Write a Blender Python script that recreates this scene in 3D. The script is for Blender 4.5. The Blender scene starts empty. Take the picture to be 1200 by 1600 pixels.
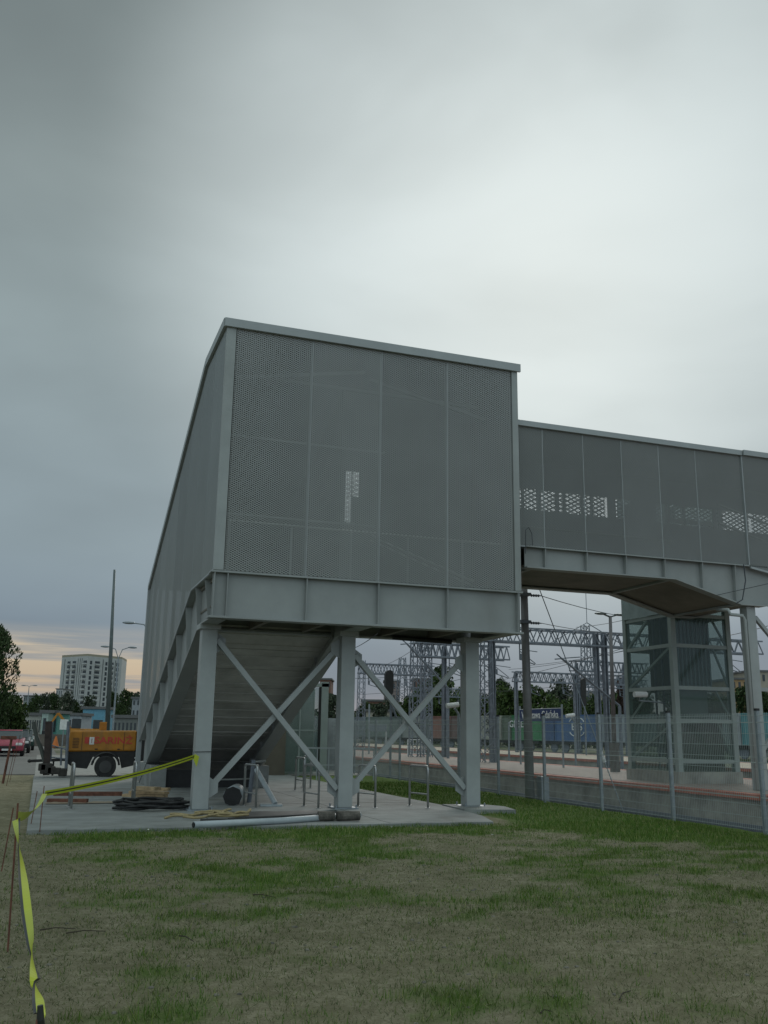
import bpy, math, random
import numpy as np
from mathutils import Vector, Matrix, noise
random.seed(7); rng = np.random.default_rng(7)
S = bpy.context.scene; COL = S.collection
rad = math.radians
# ------------------------------------------------------------------ camera
F = 1455.0; PITCH, ROLL, YAW, EYE = rad(13.3), rad(0.85), rad(19.6), 1.6
fwd = Vector((math.sin(YAW)*math.cos(PITCH), math.cos(YAW)*math.cos(PITCH), math.sin(PITCH)))
r0 = Vector((math.cos(YAW), -math.sin(YAW), 0)); u0 = r0.cross(fwd)
up = u0*math.cos(ROLL) - r0*math.sin(ROLL); right = r0*math.cos(ROLL) + u0*math.sin(ROLL)
O = Vector((0, 0, EYE))
cam = bpy.data.cameras.new('camera'); cam.sensor_fit = 'VERTICAL'; cam.sensor_height = 24; cam.lens = 24*F/1600
cam.clip_start = 0.05; cam.clip_end = 6000
co = bpy.data.objects.new('camera', cam); COL.objects.link(co)
M = Matrix((right, up, -fwd)).transposed().to_4x4(); M.translation = O; co.matrix_world = M
S.camera = co
# real positions measured once from the photograph: a sight line cut with a plane of the place
def ray(x, y): return fwd + right*((x-600)/F) - up*((y-800)/F)
def atX(x, y, X): d = ray(x, y); return O + d*(X/d.x)
def atY(x, y, Y): d = ray(x, y); return O + d*(Y/d.y)
def atZ(x, y, Z=0.0): d = ray(x, y); return O + d*((Z-EYE)/d.z)
def atD(x, y, w): return O + ray(x, y)*w
# ------------------------------------------------------------------ world and sun
BLOB = ray(850, 385).normalized()
sun_el = math.asin(BLOB.z); sun_az = math.atan2(BLOB.x, BLOB.y)
W = bpy.data.worlds.new('World'); S.world = W; W.use_nodes = True
nt = W.node_tree; nt.nodes.clear(); N = nt.nodes.new; L = nt.links.new
def ramp(nt_, vals, interp='LINEAR'):
    r = nt_.nodes.new('ShaderNodeValToRGB'); r.color_ramp.interpolation = interp
    e = r.color_ramp.elements
    while len(e) < len(vals): e.new(0.5)
    for i, (p, c) in enumerate(vals):
        e[i].position = p; e[i].color = (*c, 1) if len(c) == 3 else c
    return r
def mth(nt_, op, a, b=None, c=None, clamp=False):
    n = nt_.nodes.new('ShaderNodeMath'); n.operation = op; n.use_clamp = clamp
    for i, v in enumerate((a, b, c)):
        if v is None: continue
        if isinstance(v, (int, float)): n.inputs[i].default_value = v
        else: nt_.links.new(v, n.inputs[i])
    return n.outputs[0]
def mixc(nt_, f, a, b, mode='MIX'):
    n = nt_.nodes.new('ShaderNodeMix'); n.data_type = 'RGBA'; n.blend_type = mode
    for s, v in ((0, f), (6, a), (7, b)):
        if isinstance(v, (int, float)): n.inputs[s].default_value = v
        elif isinstance(v, tuple): n.inputs[s].default_value = (*v, 1)
        else: nt_.links.new(v, n.inputs[s])
    return n.outputs[2]
def maprange(nt_, v, a, b, c=0.0, d=1.0, smooth=True):
    n = nt_.nodes.new('ShaderNodeMapRange'); n.interpolation_type = 'SMOOTHSTEP' if smooth else 'LINEAR'
    nt_.links.new(v, n.inputs[0])
    for i, q in enumerate((a, b, c, d)): n.inputs[i+1].default_value = q
    return n.outputs[0]
tc = N('ShaderNodeTexCoord'); sep = N('ShaderNodeSeparateXYZ'); L(tc.outputs['Generated'], sep.inputs[0])
def wnoise(scale, detail, stretch, dist=0.0, rough=.5, off=(0, 0, 0)):
    mp = N('ShaderNodeMapping'); L(tc.outputs['Generated'], mp.inputs[0]); mp.inputs['Scale'].default_value = stretch
    mp.inputs['Location'].default_value = off
    n = N('ShaderNodeTexNoise'); L(mp.outputs[0], n.inputs['Vector'])
    n.inputs['Scale'].default_value = scale; n.inputs['Detail'].default_value = detail
    n.inputs['Distortion'].default_value = dist; n.inputs['Roughness'].default_value = rough
    return n.outputs[0]
def dotv(v):
    n = N('ShaderNodeVectorMath'); n.operation = 'DOT_PRODUCT'; L(tc.outputs['Generated'], n.inputs[0]); n.inputs[1].default_value = v
    return n.outputs['Value']
n_big = wnoise(1.5, 4, (1, 1, 2.6), .35, .45); n_mid = wnoise(2.6, 4, (1, 1, 2.4), .3, .45, (3, 1, 0)); n_str = wnoise(2.6, 5, (1, 1, 26), .3, .55, (1, 5, .4))
zw = mth(nt, 'ADD', sep.outputs[2], mth(nt, 'MULTIPLY', mth(nt, 'SUBTRACT', n_big, .5), .10))
base = ramp(nt, [(0.0, (.26, .27, .30)), (.035, (.20, .25, .31)), (.10, (.19, .25, .31)), (.20, (.235, .30, .335)), (.40, (.27, .335, .35)), (.52, (.255, .31, .315)), (.66, (.19, .232, .235)), (1.0, (.20, .235, .235))])
L(zw, base.inputs[0])
cloud = mth(nt, 'ADD', maprange(nt, n_mid, .28, .72, .90, 1.10), mth(nt, 'MULTIPLY', mth(nt, 'SUBTRACT', n_big, .5), .5))
cloudc = N('ShaderNodeCombineColor'); [L(cloud, cloudc.inputs[i]) for i in range(3)]
c1 = mixc(nt, 1.0, base.outputs[0], cloudc.outputs[0], 'MULTIPLY')
gl = maprange(nt, dotv(tuple(BLOB)), .885, 1.0, 0, 1)
gl = mth(nt, 'MULTIPLY', gl, maprange(nt, n_mid, .2, .75, .75, 1.15))
c2 = mixc(nt, mth(nt, 'MULTIPLY', gl, .85, clamp=True), c1, (.69, .78, .79))
# warm gap in the cloud low in the north-west
lowd = ray(60, 1060); lowd.z = 0; lowd.normalize()
az = maprange(nt, dotv(tuple(lowd)), .955, .992, 0.0, 1)
zz = mth(nt, 'ADD', sep.outputs[2], mth(nt, 'MULTIPLY', mth(nt, 'SUBTRACT', n_str, .5), .030))
band = mth(nt, 'MULTIPLY', maprange(nt, zz, .004, .03, .55, 1), maprange(nt, zz, .074, .106, 1, 0))
streak = maprange(nt, n_str, .40, .56, .22, 1.0)
om = mth(nt, 'MULTIPLY', mth(nt, 'MULTIPLY', az, band), streak)
ocol = ramp(nt, [(0, (.44, .37, .31)), (.045, (.56, .44, .31)), (.095, (.68, .57, .40))]); L(sep.outputs[2], ocol.inputs[0])
c3 = mixc(nt, mth(nt, 'MULTIPLY', om, .92), c2, ocol.outputs[0])
pink = mth(nt, 'MULTIPLY', maprange(nt, zz, .01, .055, 1, 0), .42)
c3b = mixc(nt, mth(nt, 'MULTIPLY', pink, mth(nt, 'SUBTRACT', 1.0, az)), c3, (.40, .36, .37))
fh = Vector((fwd.x, fwd.y, 0)).normalized()      # unseen sky overhead and behind the viewer is boosted to add fill light
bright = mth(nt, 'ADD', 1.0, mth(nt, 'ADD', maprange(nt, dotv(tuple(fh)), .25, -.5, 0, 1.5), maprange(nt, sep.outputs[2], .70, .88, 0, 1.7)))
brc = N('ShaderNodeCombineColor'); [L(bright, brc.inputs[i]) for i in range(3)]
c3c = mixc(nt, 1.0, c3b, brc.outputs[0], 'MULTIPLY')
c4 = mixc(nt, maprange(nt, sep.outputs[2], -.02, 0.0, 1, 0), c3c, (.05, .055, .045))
sky = N('ShaderNodeTexSky'); sky.sky_type = 'NISHITA'; sky.sun_disc = False
sky.sun_elevation = sun_el; sky.sun_rotation = sun_az; sky.dust_density = 3.0
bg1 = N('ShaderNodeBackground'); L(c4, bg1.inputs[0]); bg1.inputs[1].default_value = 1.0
bg2 = N('ShaderNodeBackground'); L(sky.outputs[0], bg2.inputs[0]); bg2.inputs[1].default_value = 0.05
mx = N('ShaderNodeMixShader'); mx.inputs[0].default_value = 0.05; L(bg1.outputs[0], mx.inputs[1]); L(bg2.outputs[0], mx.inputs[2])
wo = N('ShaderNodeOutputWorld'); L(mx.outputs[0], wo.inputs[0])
sl = bpy.data.lights.new('sun', 'SUN'); sl.energy = 0.9; sl.angle = rad(25); sl.color = (1.0, .96, .9)
so = bpy.data.objects.new('sun', sl); COL.objects.link(so); so.rotation_euler = (-BLOB).to_track_quat('-Z', 'Y').to_euler(); so.location = (0, 0, 60)
S.view_settings.view_transform = 'Standard'; S.view_settings.look = 'None'; S.view_settings.exposure = 0.0; S.view_settings.gamma = 1.0
try: S.cycles.transparent_max_bounces = 24
except Exception: pass

# ------------------------------------------------------------------ materials
MATS = {}
def mat(name, col, rough=.6, metal=0.0, var=.12, vs=3.0, bump=0.0, bs=40.0, spec=.5, dirt=0.0, trans=0.0):
    if name in MATS: return MATS[name]
    m = bpy.data.materials.new(name); m.use_nodes = True; t = m.node_tree; b = t.nodes['Principled BSDF']
    tcn = t.nodes.new('ShaderNodeTexCoord'); gp = t.nodes.new('ShaderNodeNewGeometry')
    n1 = t.nodes.new('ShaderNodeTexNoise'); n1.inputs['Scale'].default_value = vs; n1.inputs['Detail'].default_value = 8; n1.inputs['Roughness'].default_value = .65
    t.links.new(gp.outputs['Position'], n1.inputs['Vector'])
    dark = tuple(c*(1-var*1.6) for c in col); lite = tuple(min(1, c*(1+var)) for c in col)
    r = ramp(t, [(.30, dark), (.70, lite)]); t.links.new(n1.outputs[0], r.inputs[0])
    out = r.outputs[0]
    if dirt:
        n2 = t.nodes.new('ShaderNodeTexNoise'); n2.inputs['Scale'].default_value = vs*.35; n2.inputs['Detail'].default_value = 10
        mp = t.nodes.new('ShaderNodeMapping'); mp.inputs['Scale'].default_value = (2.2, 2.2, .35); t.links.new(gp.outputs['Position'], mp.inputs[0]); t.links.new(mp.outputs[0], n2.inputs['Vector'])
        f = maprange(t, n2.outputs[0], .50, .78, 0, dirt)
        out = mixc(t, f, out, (.10, .09, .07))
    t.links.new(out, b.inputs['Base Color'])
    b.inputs['Roughness'].default_value = rough; b.inputs['Metallic'].default_value = metal; b.inputs['Specular IOR Level'].default_value = spec
    if trans: b.inputs['Transmission Weight'].default_value = trans; b.inputs['IOR'].default_value = 1.1
    if bump:
        n3 = t.nodes.new('ShaderNodeTexNoise'); n3.inputs['Scale'].default_value = bs; n3.inputs['Detail'].default_value = 6
        t.links.new(gp.outputs['Position'], n3.inputs['Vector'])
        bp = t.nodes.new('ShaderNodeBump'); bp.inputs['Strength'].default_value = bump; bp.inputs['Distance'].default_value = .02
        t.links.new(n3.outputs[0], bp.inputs['Height']); t.links.new(bp.outputs[0], b.inputs['Normal'])
    MATS[name] = m; return m
def perforated(name, col, a=.105, b_=.052, hole=.42, axis='Y', rough=.45):
    """expanded metal sheet: staggered diamond holes cut as real openings; axis = normal of the sheet"""
    m = bpy.data.materials.new(name); m.use_nodes = True; t = m.node_tree; b = t.nodes['Principled BSDF']
    g = t.nodes.new('ShaderNodeNewGeometry'); s = t.nodes.new('ShaderNodeSeparateXYZ'); t.links.new(g.outputs['Position'], s.inputs[0])
    h = s.outputs[0] if axis == 'Y' else s.outputs[1]; v = s.outputs[2]
    U = mth(t, 'ADD', mth(t, 'DIVIDE', h, a), mth(t, 'DIVIDE', v, b_)); V = mth(t, 'SUBTRACT', mth(t, 'DIVIDE', h, a), mth(t, 'DIVIDE', v, b_))
    du = mth(t, 'ABSOLUTE', mth(t, 'SUBTRACT', mth(t, 'FRACT', U), .5)); dv = mth(t, 'ABSOLUTE', mth(t, 'SUBTRACT', mth(t, 'FRACT', V), .5))
    mxx = mth(t, 'MAXIMUM', du, dv)                         # 0 at the middle of a hole, .5 on a strand
    solid = mth(t, 'GREATER_THAN', mxx, hole)
    nz = t.nodes.new('ShaderNodeTexNoise'); nz.inputs['Scale'].default_value = 1.1; nz.inputs['Detail'].default_value = 8; t.links.new(g.outputs['Position'], nz.inputs['Vector'])
    r = ramp(t, [(.3, tuple(c*.95 for c in col)), (.7, tuple(c*1.04 for c in col))]); t.links.new(nz.outputs[0], r.inputs[0])
    oi = t.nodes.new('ShaderNodeObjectInfo'); pv = maprange(t, oi.outputs['Random'], 0, 1, .90, 1.08, False); pc = t.nodes.new('ShaderNodeCombineColor'); [t.links.new(pv, pc.inputs[i_]) for i_ in range(3)]
    t.links.new(mixc(t, 1.0, r.outputs[0], pc.outputs[0], 'MULTIPLY'), b.inputs['Base Color']); b.inputs['Roughness'].default_value = rough; b.inputs['Metallic'].default_value = .25
    bp = t.nodes.new('ShaderNodeBump'); bp.inputs['Strength'].default_value = .9; bp.inputs['Distance'].default_value = .012
    t.links.new(mth(t, 'FRACT', U), bp.inputs['Height']); t.links.new(bp.outputs[0], b.inputs['Normal'])
    t.links.new(solid, b.inputs['Alpha'])
    MATS[name] = m; return m
def glass(name, tint, alpha=.35, rough=.08):
    m = bpy.data.materials.new(name); m.use_nodes = True; t = m.node_tree; b = t.nodes['Principled BSDF']; o = t.nodes['Material Output']
    b.inputs['Base Color'].default_value = (*tint, 1); b.inputs['Roughness'].default_value = rough; b.inputs['Specular IOR Level'].default_value = .8
    tr = t.nodes.new('ShaderNodeBsdfTransparent'); tr.inputs[0].default_value = (*[min(1, .70+c*1.0) for c in tint], 1)
    mxs = t.nodes.new('ShaderNodeMixShader'); mxs.inputs[0].default_value = alpha
    t.links.new(tr.outputs[0], mxs.inputs[1]); t.links.new(b.outputs[0], mxs.inputs[2]); t.links.new(mxs.outputs[0], o.inputs[0])
    MATS[name] = m; return m
WHITE = mat('painted_steel', (.33, .35, .34), .45, .0, .09, 1.3, .05, 60, dirt=.38)
TRIM = mat('trim_steel', (.33, .35, .35), .4, .1, .06, 2)
GIRD = mat('girder_paint', (.285, .30, .292), .5, 0, .09, .8, .05, 30, dirt=.35)
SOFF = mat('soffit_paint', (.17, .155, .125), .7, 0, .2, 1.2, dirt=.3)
STEEL = mat('galvanised', (.26, .29, .31), .45, .4, .15, 6)
STAIN = mat('stainless', (.42, .43, .42), .3, .8, .1, 9)
DKSTEEL = mat('dark_galvanised', (.17, .19, .22), .6, .2, .2, 5)
FWIRE = mat('fence_wire', (.36, .40, .385), .5, 0, .1, 4)
BLUESTEEL = mat('weathered_mast', (.19, .21, .245), .6, .2, .25, 4)
WIRE = mat('wire', (.06, .065, .075), .6, .3)
CONC = mat('concrete', (.235, .245, .235), .85, 0, .2, 1.3, .3, 50, dirt=.6)
CONC2 = mat('platform_wall_concrete', (.34, .33, .29), .9, 0, .3, 1.2, .4, 25, dirt=.6)
PLATF = mat('platform_paving', (.36, .29, .25), .85, 0, .12, 2.5, .1)
PLAT2 = mat('far_platform_paving', (.42, .36, .27), .85, 0, .12, 1.5)
RED = mat('red_edge', (.46, .17, .12), .8, 0, .2, 3)
BALL = mat('ballast', (.16, .145, .12), .95, 0, .35, 6, .8, 30)
ASPH = mat('asphalt', (.13, .13, .12), .9, 0, .15, 1.0, .2, 60)
YEL = mat('yellow_paint', (.43, .175, .010), .5, 0, .16, 3, dirt=.45)
BLK = mat('black_plastic', (.018, .018, .018), .6, 0, .3, 5)
RUB = mat('rubber', (.025, .025, .024), .8, 0, .3, 12, .3, 60)
RUST = mat('rust', (.16, .065, .04), .85, 0, .35, 8, .3)
WOOD = mat('timber', (.42, .30, .17), .75, 0, .3, 7, .3)
HOSE = mat('tan_hose', (.33, .26, .13), .7, 0, .2, 8)
TAPE = mat('yellow_tape', (.42, .47, .015), .4, 0, .05, 3)
TAPEK = mat('black_tape', (.02, .022, .02), .45)
PVC = mat('pale_pipe', (.38, .42, .44), .4)
BRICK = mat('brick', (.17, .09, .065), .9, 0, .25, 4)
BEIGE = mat('beige_render', (.36, .33, .27), .9, 0, .12, .5)
PALE = mat('pale_render', (.44, .45, .44), .85, 0, .08, .3)
DKWIN = mat('dark_window', (.035, .045, .05), .25)
REDP = mat('sign_red', (.50, .05, .03), .5)
WHT = mat('sign_white', (.72, .72, .70), .5)
NAVY = mat('sign_navy', (.012, .03, .11), .4)
CREDD = mat('car_red', (.33, .03, .05), .25)
GLS = glass('lift_glass', (.15, .20, .185), .22)
GLS2 = glass('screen_glass', (.22, .27, .28), .5)
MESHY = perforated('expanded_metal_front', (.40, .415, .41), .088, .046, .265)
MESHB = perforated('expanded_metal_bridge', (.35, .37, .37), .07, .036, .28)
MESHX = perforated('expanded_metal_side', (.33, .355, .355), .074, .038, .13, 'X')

# ------------------------------------------------------------------ mesh builder
class MB:
    def __init__(s): s.v = []; s.f = []
    def add(s, v, f):
        n = len(s.v); s.v += [tuple(p) for p in v]; s.f += [tuple(i+n for i in q) for q in f]; return s
    def box(s, x0, x1, y0, y1, z0, z1):
        v = [(x, y, z) for z in (z0, z1) for x, y in ((x0, y0), (x1, y0), (x1, y1), (x0, y1))]
        return s.add(v, [(3, 2, 1, 0), (4, 5, 6, 7), (0, 1, 5, 4), (1, 2, 6, 5), (2, 3, 7, 6), (3, 0, 4, 7)])
    def beam(s, p, q, w, h=None, ref=(0, 0, 1)):
        p, q = Vector(p), Vector(q); h = w if h is None else h; d = (q-p).normalized(); r = Vector(ref)
        if abs(d.dot(r)) > .98: r = Vector((1, 0, 0))
        a = d.cross(r).normalized()*w/2; b = a.cross(d).normalized()*h/2
        v = [p-a-b, p+a-b, p+a+b, p-a+b, q-a-b, q+a-b, q+a+b, q-a+b]
        return s.add(v, [(3, 2, 1, 0), (4, 5, 6, 7), (0, 1, 5, 4), (1, 2, 6, 5), (2, 3, 7, 6), (3, 0, 4, 7)])
    def tube(s, pts, r, n=8, r2=None, cap=True):
        pts = [Vector(p) for p in pts]; m = len(pts); r2 = r if r2 is None else r2; base = len(s.v); prev = None
        for i, p in enumerate(pts):
            d = (pts[min(i+1, m-1)] - pts[max(i-1, 0)]).normalized()
            if prev is None:
                a = d.cross(Vector((0, 0, 1)) if abs(d.z) < .95 else Vector((1, 0, 0))).normalized()
            else: a = (prev - d*prev.dot(d)).normalized()
            prev = a; b = d.cross(a); rr = r + (r2-r)*i/max(1, m-1)
            for k in range(n):
                t = 2*math.pi*k/n; s.v.append(tuple(p + a*math.cos(t)*rr + b*math.sin(t)*rr))
        for i in range(m-1):
            for k in range(n):
                k2 = (k+1) % n; s.f.append((base+i*n+k, base+i*n+k2, base+(i+1)*n+k2, base+(i+1)*n+k))
        if cap: s.f.append(tuple(base+k for k in range(n))[::-1]); s.f.append(tuple(base+(m-1)*n+k for k in range(n)))
        return s
    def prism(s, poly, axis, a, b):
        """poly in the two other axes, extruded along axis from a to b"""
        def P(p, t): return {'X': (t, p[0], p[1]), 'Y': (p[0], t, p[1]), 'Z': (p[0], p[1], t)}[axis]
        n = len(poly); v = [P(p, a) for p in poly] + [P(p, b) for p in poly]
        f = [tuple(range(n))[::-1], tuple(range(n, 2*n))] + [(i, (i+1) % n, n+(i+1) % n, n+i) for i in range(n)]
        return s.add(v, f)
    def quad(s, *p): return s.add(p, [tuple(range(len(p)))])
    def cyl(s, c, axis, r, h, n=24):
        c = Vector(c); d = Vector(axis).normalized()*h/2; return s.tube([c-d, c+d], r, n)
    def ball(s, c, rx, ry, rz, n=10, m=7):
        b = len(s.v)
        for i in range(m+1):
            ph = math.pi*i/m
            for k in range(n):
                t = 2*math.pi*k/n; s.v.append((c[0]+rx*math.sin(ph)*math.cos(t), c[1]+ry*math.sin(ph)*math.sin(t), c[2]+rz*math.cos(ph)))
        for i in range(m):
            for k in range(n): s.f.append((b+i*n+k, b+(i+1)*n+k, b+(i+1)*n+(k+1) % n, b+i*n+(k+1) % n))
        return s
    def build(s, name, m, parent=None, world=True, bevel=0, smooth=False):
        v = s.v
        if parent is not None and world:
            o = org(parent); v = [(p[0]-o[0], p[1]-o[1], p[2]-o[2]) for p in v]
        me = bpy.data.meshes.new(name); me.from_pydata(v, [], s.f); me.update()
        ob = bpy.data.objects.new(name, me); COL.objects.link(ob)
        if isinstance(m, (list, tuple)): [me.materials.append(q) for q in m]
        else: me.materials.append(m)
        if smooth:
            for p in me.polygons: p.use_smooth = True
        if bevel:
            bm_ = ob.modifiers.new('bevel', 'BEVEL'); bm_.width = bevel; bm_.segments = 2; bm_.limit_method = 'ANGLE'
        if parent is not None: ob.parent = parent
        return ob
def org(o):
    l = Vector((0, 0, 0))
    while o is not None: l += o.location; o = o.parent
    return l
def tag(o, label=None, cat=None, group=None, kind=None):
    if label: o['label'] = label
    if cat: o['category'] = cat
    if group: o['group'] = group
    if kind: o['kind'] = kind
    return o
def thing(name, label, cat, loc=(0, 0, 0), rotz=0, group=None):
    o = bpy.data.objects.new(name, None); COL.objects.link(o); o.location = loc; o.rotation_euler = (0, 0, rotz); o.empty_display_size = .2
    return tag(o, label, cat, group)
def copy_tree(o, parent=None):
    c = o.copy(); COL.objects.link(c); c.parent = parent
    for ch in list(o.children): copy_tree(ch, c)
    return c
def dup(o, loc, rotz=None, label=None, scale=None):
    c = copy_tree(o); c.location = loc
    if rotz is not None: c.rotation_euler = (0, 0, rotz)
    if label: c['label'] = label
    if scale: c.scale = scale
    return c
def text(s, name, m, size, loc, parent, xdir=(1, 0, 0), updir=(0, 0, 1), depth=.004, align='CENTER', bold=0.0, sx=1.0):
    cu = bpy.data.curves.new(name, 'FONT'); cu.body = s; cu.size = size; cu.extrude = depth; cu.align_x = align; cu.align_y = 'CENTER'; cu.offset = bold
    t = bpy.data.objects.new(name, cu); COL.objects.link(t)
    dg = bpy.context.evaluated_depsgraph_get(); me = bpy.data.meshes.new_from_object(t.evaluated_get(dg)); bpy.data.objects.remove(t)
    x = Vector(xdir).normalized(); u = Vector(updir).normalized(); n = x.cross(u)
    mw = Matrix((x*sx, u, n)).transposed().to_4x4(); mw.translation = Vector(loc) - org(parent)
    me.transform(mw); me.materials.clear(); me.materials.append(m)
    ob = bpy.data.objects.new(name, me); COL.objects.link(ob); ob.parent = parent; return ob

# ------------------------------------------------------------------ ground
def fbm(x, y, s, o=0.0): return noise.fractal(Vector((x*s+o, y*s-o, o*.37)), .9, 2.1, 5)
def grass_amt(x, y):
    """how much grass grows at a point: rich along the slab and the fence, thin over the sandy middle"""
    n = fbm(x, y*1.35, .55, 3.1)*.62 + fbm(x, y*1.3, 2.1, 9.3)*.80
    edge = max(0, 1-abs(y-15.4)/1.25) if x > .3 else 0
    fen = max(0, min(1, (x-(8.1-.05*(y-16)) if y < 17 else x-8.3)/1.6))*max(0, min(1, (y-10.5)/4.0))
    if y > 16.3 and x > 8.7: fen = 1
    g = .37 + .66*n + .75*edge*(1 if x < 7 else .5) + 1.0*fen
    if y < 9: g -= .05
    g -= max(0, min(1, (1.0-x-.15*fbm(y, x, 1, 5))/1.0))*.42*(1 if y > 6 else .6)
    if x < -.2: g -= .35
    return max(0.0, min(1.0, g))
def hgt(x, y):
    return .025*fbm(x, y, .5, 1.7) + .012*fbm(x, y, 3.0, 4.4)
mb = MB()                     # one sheet out to the horizon with the sunken track bed to the right
xs = [-2500, -400, -60, 12.05, 12.9, 60, 400, 2500]; zs = [-.06, -.06, -.06, -.06, -.50, -.50, -.50, -.50]
ys = [-120, 0, 60, 200, 600, 4500]
for y in ys:
    for x, z in zip(xs, zs): mb.v.append((x, y, z))
n = len(xs)
for j in range(len(ys)-1):
    for i in range(n-1): mb.f.append((j*n+i, j*n+i+1, (j+1)*n+i+1, (j+1)*n+i))
GRD = bpy.data.materials.new('open_ground'); GRD.use_nodes = True; t = GRD.node_tree; b = t.nodes['Principled BSDF']
g = t.nodes.new('ShaderNodeNewGeometry'); n1 = t.nodes.new('ShaderNodeTexNoise'); n1.inputs['Scale'].default_value = .12; n1.inputs['Detail'].default_value = 9
t.links.new(g.outputs['Position'], n1.inputs[0])
r = ramp(t, [(.38, (.045, .065, .025)), (.52, (.09, .095, .05)), (.62, (.16, .145, .11))]); t.links.new(n1.outputs[0], r.inputs[0]); t.links.new(r.outputs[0], b.inputs['Base Color']); b.inputs['Roughness'].default_value = 1
tag(mb.build('ground', GRD), kind='structure')

# lawn: fine sheet with worn sandy patches
X0, X1, Y0, Y1, ST = -14.0, 12.0, -3.0, 36.0, .13
nx = int((X1-X0)/ST)+1; ny = int((Y1-Y0)/ST)+1
vs = []; gs = []
for j in range(ny):
    y = Y0+j*ST
    for i in range(nx):
        x = X0+i*ST; near = -.35 < x < 9.6 and 15.9 < y < 34.6
        vs.append((x, y, hgt(x, y) - (.03 if near and x < 8.9 else .012)*(1 if near else .6))); gs.append(grass_amt(x, y))
fs = [(j*nx+i, j*nx+i+1, (j+1)*nx+i+1, (j+1)*nx+i) for j in range(ny-1) for i in range(nx-1)]
m_ = MB(); m_.v = vs; m_.f = fs
LAWN = bpy.data.materials.new('lawn_soil'); LAWN.use_nodes = True; t = LAWN.node_tree; b = t.nodes['Principled BSDF']
at_ = t.nodes.new('ShaderNodeAttribute'); at_.attribute_name = 'grass'; g = t.nodes.new('ShaderNodeNewGeometry')
def tn(sc, det=8, ro=.6, st=(1, 1, 1)):
    mp = t.nodes.new('ShaderNodeMapping'); mp.inputs['Scale'].default_value = st; t.links.new(g.outputs['Position'], mp.inputs[0])
    n_ = t.nodes.new('ShaderNodeTexNoise'); n_.inputs['Scale'].default_value = sc; n_.inputs['Detail'].default_value = det; n_.inputs['Roughness'].default_value = ro; t.links.new(mp.outputs[0], n_.inputs[0]); return n_.outputs[0]
fa = tn(9, 10, .7); fb = tn(55, 6, .7); fc = tn(1.6, 6, .55)
soil = ramp(t, [(.30, (.095, .085, .052)), (.50, (.245, .22, .15)), (.72, (.42, .38, .28))]); t.links.new(mth(t, 'ADD', mth(t, 'MULTIPLY', fa, .6), mth(t, 'MULTIPLY', fb, .4)), soil.inputs[0])
soil2 = mixc(t, maprange(t, fc, .35, .68, 0, .5), soil.outputs[0], (.135, .12, .075))
green = ramp(t, [(.3, (.05, .09, .018)), (.7, (.13, .19, .05))]); t.links.new(fb, green.inputs[0])
k = mth(t, 'ADD', at_.outputs['Fac'], mth(t, 'MULTIPLY', mth(t, 'SUBTRACT', fa, .5), .9))
lc = mixc(t, maprange(t, k, .22, .92, .08, .95), soil2, green.outputs[0]); t.links.new(lc, b.inputs['Base Color'])
b.inputs['Roughness'].default_value = 1; b.inputs['Specular IOR Level'].default_value = .1
bp = t.nodes.new('ShaderNodeBump'); bp.inputs['Strength'].default_value = .8; bp.inputs['Distance'].default_value = .05
t.links.new(mth(t, 'ADD', fa, mth(t, 'MULTIPLY', fb, .4)), bp.inputs['Height']); t.links.new(bp.outputs[0], b.inputs['Normal'])
lawn = m_.build('lawn_ground', LAWN, smooth=True); tag(lawn, kind='structure')
a_ = lawn.data.attributes.new('grass', 'FLOAT', 'POINT'); a_.data.foreach_set('value', gs)

def blades(dry=False):
    vv = []; ff = []; col = []
    NX, NY = 4, 4
    cand = 0
    rows = [(4.2, 9, 2400), (9, 12.5, 1400), (12.5, 16.25, 900), (16.25, 30, 340)]
    for (ya, yb, dens) in rows:
        xa, xb = (-2.2, 11.7) if ya < 16 else (8.75, 11.8)
        # stay inside what the lens can see, plus a margin
        n_ = int((xb-xa)*(yb-ya)*dens)
        px = rng.uniform(xa, xb, n_); py = rng.uniform(ya, yb, n_)
        for x, y in zip(px, py):
            if x < -.6 - .0*y or x > .86*y+1.5: continue
            if y > 22 and x < 8.9: continue
            gcell = grass_amt(x, y)
            cl = noise.noise(Vector((x*3.1, y*3.1, 7.7)))
            p = gcell*gcell*(1.0 if gcell > .75 else .8) + max(0, cl-.27)*.95*min(1, gcell*3) + .03
            if dry: p = .22 + .38*max(0, .75-gcell) - (.3 if gcell > .8 else 0) + .5*max(0, noise.noise(Vector((x*1.7+4, y*1.7, 2.2))))
            if random.random() > p: continue
            h = random.uniform(.018, .055)*(.55 if dry else 1.0 + 1.1*max(0, cl-.2))*(1.0 + .8*max(0, gcell-.35)) * (1.5 if random.random() < .05 else 1)*(1.15 if ya < 9 else 1)
            w = .0016 + .00030*y; th = random.uniform(0, math.tau); ln = random.uniform(0, 2.4 if dry else .8)*h
            cx, cy = math.cos(th), math.sin(th); z = hgt(x, y)-.014
            la = random.uniform(0, math.tau); lx, ly = math.cos(la)*ln, math.sin(la)*ln
            i0 = len(vv)
            vv.append((x-cx*w, y-cy*w, z)); vv.append((x+cx*w, y+cy*w, z)); vv.append((x+lx+cx*w*.2, y+ly+cy*w*.2, z+h)); ff.append((i0, i0+1, i0+2))
            col.append(random.random())
    return vv, ff, col
vv, ff, cc = blades()
m_ = MB(); m_.v = vv; m_.f = ff
GB = bpy.data.materials.new('grass_blades'); GB.use_nodes = True; t = GB.node_tree; b = t.nodes['Principled BSDF']
g = t.nodes.new('ShaderNodeNewGeometry'); n1 = t.nodes.new('ShaderNodeTexNoise'); n1.inputs['Scale'].default_value = 1.3; n1.inputs['Detail'].default_value = 5; t.links.new(g.outputs['Position'], n1.inputs[0])
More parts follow.
